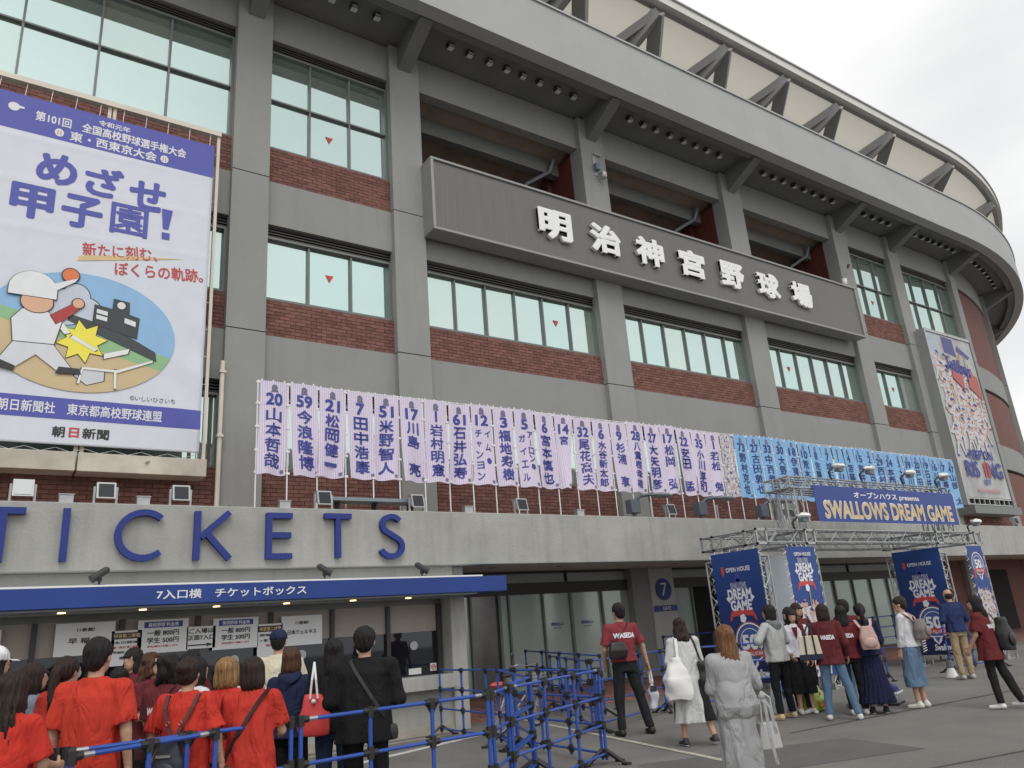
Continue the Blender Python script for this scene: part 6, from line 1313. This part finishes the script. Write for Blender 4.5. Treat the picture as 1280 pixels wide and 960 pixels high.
# crossbody straps
def cross(key,label,col,hip,side,catn='shoulder bag',size=(.10,.05,.16),top=(.10,1.43),bagcol=None,h_off=0,brough=.6,wv=.016):
    R,backy,s,sx,*_r=PEOPLE[key]; b=(hip[0],hip[1],hip[2]); r=onp(key,'shoulder_bag',label,catn,b)
    bagblob(r,'bag_body',size[0],size[1],size[2],bagcol or col,top=.85,rough=brough,seed=4)
    pts=[(top[0]*-side,.05,1.40),(top[0]*-side,-.03,1.437)]; n=7
    for i in range(n+1):
        t=i/n; xx=-side*top[0]+(hip[0]+side*top[0])*t; zz=1.415+(hip[2]+size[2]/s-1.415)*t; yy=backy(max(-.17,min(.17,xx)),zz)-.012 if i<n else hip[1]; pts.append((xx,yy,zz))
    strap(key,pts,(wv*.7,0,wv*.5),.006,col,r=r,off=b); return r
cross('darkbob','dark strap bag hanging at the left hip of the long red T-shirt',(.03,.015,.018),(-.20,-.08,.72),-1,top=(.12,1.43),wv=.04)
cross('blkman','black crossbody bag with a steel-buckled strap worn by the person in black',(.03,.03,.032),(.20,-.05,.78),1,size=(.05,.04,.12))
cross('maroon','black messenger bag on the left hip of the tall person in maroon',(.03,.022,.025),(-.16,-.19,.98),-1,size=(.14,.06,.23),top=(.07,1.43),bagcol=(.016,.015,.014),brough=.35)
cross('cardigan','black leather shoulder bag hanging at the right side of the pale cardigan',(.012,.012,.012),(.20,-.12,.72),1,size=(.06,.05,.34),top=(-.12,1.43),brough=.35)
cross('curly','thin dark strap bag worn over the maroon lettering in the queue',(.07,.02,.03),(-.19,-.05,.80),-1,size=(.06,.04,.14),wv=.012)
cross('tote','small khaki pouch hanging before the person with the tote',(.05,.05,.05),(-.22,.12,.86),-1,size=(.05,.03,.16),bagcol=(.25,.24,.20),wv=.01)
# white big bag
b=(-.20,-.16,.62); r=onp('cardigan','cloth_bag','big soft white cloth bag over the left shoulder of the pale cardigan','bag',b)
bagblob(r,'bag_body',.17,.12,.50,(.70,.70,.69),top=.45,seed=8,sag=.05,wr_=.009); strap('cardigan',[(-.17,-.16,1.08),(-.15,-.14,1.25),(-.13,-.09,1.41),(-.11,.02,1.44)],(.02,0,0),.006,(.7,.7,.69),r=r,off=b)
# plastic bag held by tall man
R,_,s,sx,sh,el,wr_,hd_=PEOPLE['maroon']; wv_=wr_[1]; r=onp('maroon','plastic_bag','thin translucent white plastic bag in the right hand of the tall person in maroon','plastic bag',(wv_[0]+.03,wv_[1]+.01,wv_[2]-.60))
bagblob(r,'bag_body',.075,.05,.40,(.50,.50,.55),top=.35,rough=.25,seed=9,wr_=.010); c=MB(); c.ribbon([(-.02,0,.36),(-.01,0,.52),(0,0,.56)],(.012,0,0),.004); c.ribbon([(.03,0,.36),(.012,0,.52),(0,0,.56)],(.012,0,0),.004); c.build('handle',mat('bag_white_film',(.6,.6,.64),.3),r); c=MB(); c.box(-.05,.05,-.055,-.045,.24,.32); c.build('contents',M['dark'],r)
# red tote
r=onp('blkhair','tote_bag','bright red tote bag with white rope handles beside the person in black','tote bag',(-.17,-.16,.86))
bagblob(r,'bag_body',.135,.07,.33,(.62,.05,.05),top=.62,seed=5,wr_=.006); c=MB(); c.path([(-.03,-.07,.30),(-.015,-.07,.45),(.0,-.0,.60),(.02,-.07,.45),(.035,-.07,.30)],.010,n=6); c.build('handle',M['inkwhite'],r,smooth=.8); c=MB(); c.sphere((.0,-.08,.28),.02,n=8); c.build('tassel',M['inkwhite'],r)
# grey woman handbag
r=onp('grey','handbag','pale grey leather handbag at the right hip of the person in grey','handbag',(.27,-.04,.54)); r.scale=(.8,.8,.85); c=MB(); c.prism([(-.13,0),(.13,.0),(.10,.24),(-.09,.24)],-.05,.05); c.build('bag_body',mat('handbag_leather',(.45,.45,.44),.45),r,bevel=.012); c=MB(); c.path([(-.07,-.05,.22),(-.06,-.05,.46),(.0,0,.52),(.06,-.05,.46),(.07,-.05,.22)],.009); c.build('handle',mat('handbag_leather',(.45,.45,.44)),r,smooth=.8)
r=onp('grey','paper_sheet','yellow paper held up behind the shoulder of the person in grey','paper',(.13,.36,1.10)); c=MB(); c.box(-.06,.06,-.01,.01,0,.09); c.build('sheet',mat('yellow_paper',(.6,.48,.2),.6),r,bevel=.004); c=MB(); c.box(-.061,.061,-.012,-.0105,.03,.05); c.build('band',M['inkwhite'],r)
# cream tote
r=onp('tote','tote_bag','cream canvas tote with navy base and handles on the shoulder of the person in maroon','tote bag',(-.26,-.08,.88)); c=MB(); c.prism([(-.16,.07),(.16,.07),(.13,.34),(-.13,.34)],-.07,.07); c.build('bag_body',mat('canvas_cream',(.60,.54,.42),.85,bump=.15,bscale=150),r,bevel=.01); c=MB(); c.prism([(-.165,0),(.165,0),(.162,.085),(-.162,.085)],-.075,.075); c.build('base',mat('canvas_navy',(.018,.022,.045),.8),r,bevel=.01); c=MB(); c.ribbon([(-.06,-.078,.08),(-.05,-.078,.36),(.05,-.05,.56),(.06,-.078,.36),(.07,-.078,.08)],(.012,0,0),.006); c.build('handle',mat('canvas_navy',(.018,.022,.045)),r)
# pink backpack, grey backpack, striped bag, blue bag, black backpack
b=(0,-.26,.98); r=onp('navyj','backpack','pale pink backpack on the navy jacket','backpack',b); bagblob(r,'bag_body',.13,.075,.34,(.46,.30,.26),top=.7,seed=6); c=MB(); c.sphere((0,-.085,.10),(.10,.025,.075),n=10); c.build('front_pocket',mat('bag_pinkpocket',(.48,.33,.29),.5),r,smooth=1)
for sd in (-1,1): strap('navyj',[(sd*.05,-.19,1.28),(sd*.10,-.14,1.37),(sd*.12,-.05,1.44),(sd*.12,.06,1.38)],(.02,0,0),.008,(.50,.33,.28),r=r,off=b)
b=(-.02,-.24,1.02); r=onp('whitej','backpack','grey and pink backpack on the white sweatshirt','backpack',b); bagblob(r,'bag_body',.12,.09,.30,(.17,.155,.15),top=.75,seed=7); c=MB(); c.sphere((0,-.10,.12),(.09,.03,.08),n=10); c.build('front_pocket',mat('bag_greypocket',(.22,.20,.19),.6),r,smooth=1)
for sd in (-1,1): strap('whitej',[(sd*.06,-.19,1.28),(sd*.11,-.13,1.38),(sd*.12,-.04,1.44),(sd*.12,.07,1.37)],(.02,0,0),.008,(.5,.28,.24),r=r,off=b)
cross('whitej','navy and white striped bag at the right hip of the white sweatshirt',(.02,.024,.04),(.20,-.10,.80),1,size=(.09,.06,.20),top=(.10,1.43),bagcol=(.02,.024,.045))
rr_=D.objects[[o.name for o in D.objects if o.name.startswith('shoulder_bag')][-1]]; c=MB(); [c.tube((-.095,-.066+0*i,.03+i*.035),(.095,-.066,.045+i*.035),.006,n=5) for i in range(5)]; c.build('stripe',M['inkwhite'],rr_)
r=onp('whitej','shopping_bag','bright blue shopping bag held beside the cropped jeans','shopping bag',(.30,.12,.36)); c=MB(); c.prism([(-.15,0),(.15,.0),(.17,.38),(-.15,.38)],-.08,.08); c.build('bag_body',mat('bag_azure',(.02,.17,.52),.35,bump=.5,bscale=9),r,bevel=.01); c=MB(); c.ribbon([(-.06,-.08,.36),(-.05,-.06,.52),(.05,-.06,.52),(.06,-.08,.36)],(.012,0,0),.005); c.build('handle',mat('bag_azure',(.02,.17,.52)),r)
b=(.16,-.22,.84); r=onp('rt','backpack','black backpack slung on the right shoulder at the right edge','backpack',b); bagblob(r,'bag_body',.15,.09,.46,(.013,.014,.015),top=.75,seed=10); c=MB(); c.sphere((0,-.10,.16),(.11,.03,.10),n=10); c.build('front_pocket',mat('bag_blackpocket',(.018,.019,.02),.5),r,smooth=1); strap('rt',[(.13,-.18,1.24),(.13,-.10,1.38),(.12,-.01,1.44),(.12,.08,1.36)],(.022,0,0),.008,(.02,.02,.022),r=r,off=b)
# bags on the ground
r=empty('cooler_bag',(10.0,9.0,0),.5,label='dark green bag with brown straps standing left of the black trousers',cat='bag'); c=MB(); c.box(-.2,.2,-.13,.13,0,.26); c.build('bag_body',mat('bag_green',(.035,.055,.035),.7,bump=.3),r,bevel=.02); c=MB(); c.path([(-.16,-.12,.24),(-.1,-.1,.33),(.0,0,.34),(.1,.1,.30),(.16,.0,.26)],.018); c.build('strap',mat('strap_leather',(.16,.07,.035),.6),r,smooth=.8)
r=empty('shopping_bag',(11.35,8.4,0),.2,label='bulging yellow-green patterned plastic bag on the ground behind the jeans',cat='plastic bag'); bagblob(r,'bag_body',.24,.16,.36,(.36,.50,.08),top=.6,rough=.3,seed=12,wr_=.012); 
c=MB(); rr=random.Random(4); [c.sphere((rr.uniform(-.2,.2),-.17,rr.uniform(.06,.28)),(.035,.012,.03),n=6) for _ in range(10)]; c.build('print_spot',mat('bag_redprint',(.55,.15,.05),.4),r)
r=empty('paper_bag',(10.75,8.62,0),.3,label='pale grey bag on the ground between the two pairs of black trousers',cat='bag'); bagblob(r,'bag_body',.14,.09,.38,(.45,.47,.48),top=.75,seed=13,wr_=.008); c=MB(); c.ribbon([(-.05,-.05,.36),(-.04,-.02,.5),(.04,-.02,.5),(.05,-.05,.36)],(.01,0,0),.004); c.build('handle',M['white'],r)
r=empty('cooler_box',(12.45,7.75,0),.35,label='silver insulated bag with blue contents on the ground left of the cropped jeans',cat='cooler bag'); c=MB(); c.box(-.28,.28,-.16,.16,.02,.20); c.build('bag_body',mat('silver_foil',(.5,.5,.52),.25,metal=.8,bump=1,bscale=9),r,bevel=.03); c=MB(); c.sphere((-.1,0,.24),(.15,.12,.09),n=12); c.sphere((.12,0,.22),(.12,.12,.07),n=12); c.build('folded_cloth',mat('cloth_royal',(.03,.05,.24),.7),r,smooth=1.2); c=MB(); c.box(-.27,.27,-.15,.15,0,.019); c.build('base',M['dark'],r)
r=empty('megaphone',(16.95,8.6+.5,0),.6,label='white megaphone standing on its flare on the ground before the right tower',cat='megaphone'); c=MB(); c.tube((0,0,0),(0,0,.18),.12,.06,n=20); c.build('horn',M['white'],r,smooth=.8); c=MB(); c.tube((0,0,.18),(0,0,.32),.065,.06,n=16); c.box(.06,.09,-.015,.015,.16,.30); c.build('handle_unit',M['grey'],r,smooth=.6)

for o in D.objects:
    if o.parent and o.type=='MESH' and o.name.split('.')[0] in ('tie_cord','lacing_cord','tab','printed_skin','printed_cap','printed_uniform','printed_stripe','printed_bat','print_spot','louvre','cable','emblem_shield','stitch','basket','standoff','stripe','picture_line'): o['kind']='stuff'
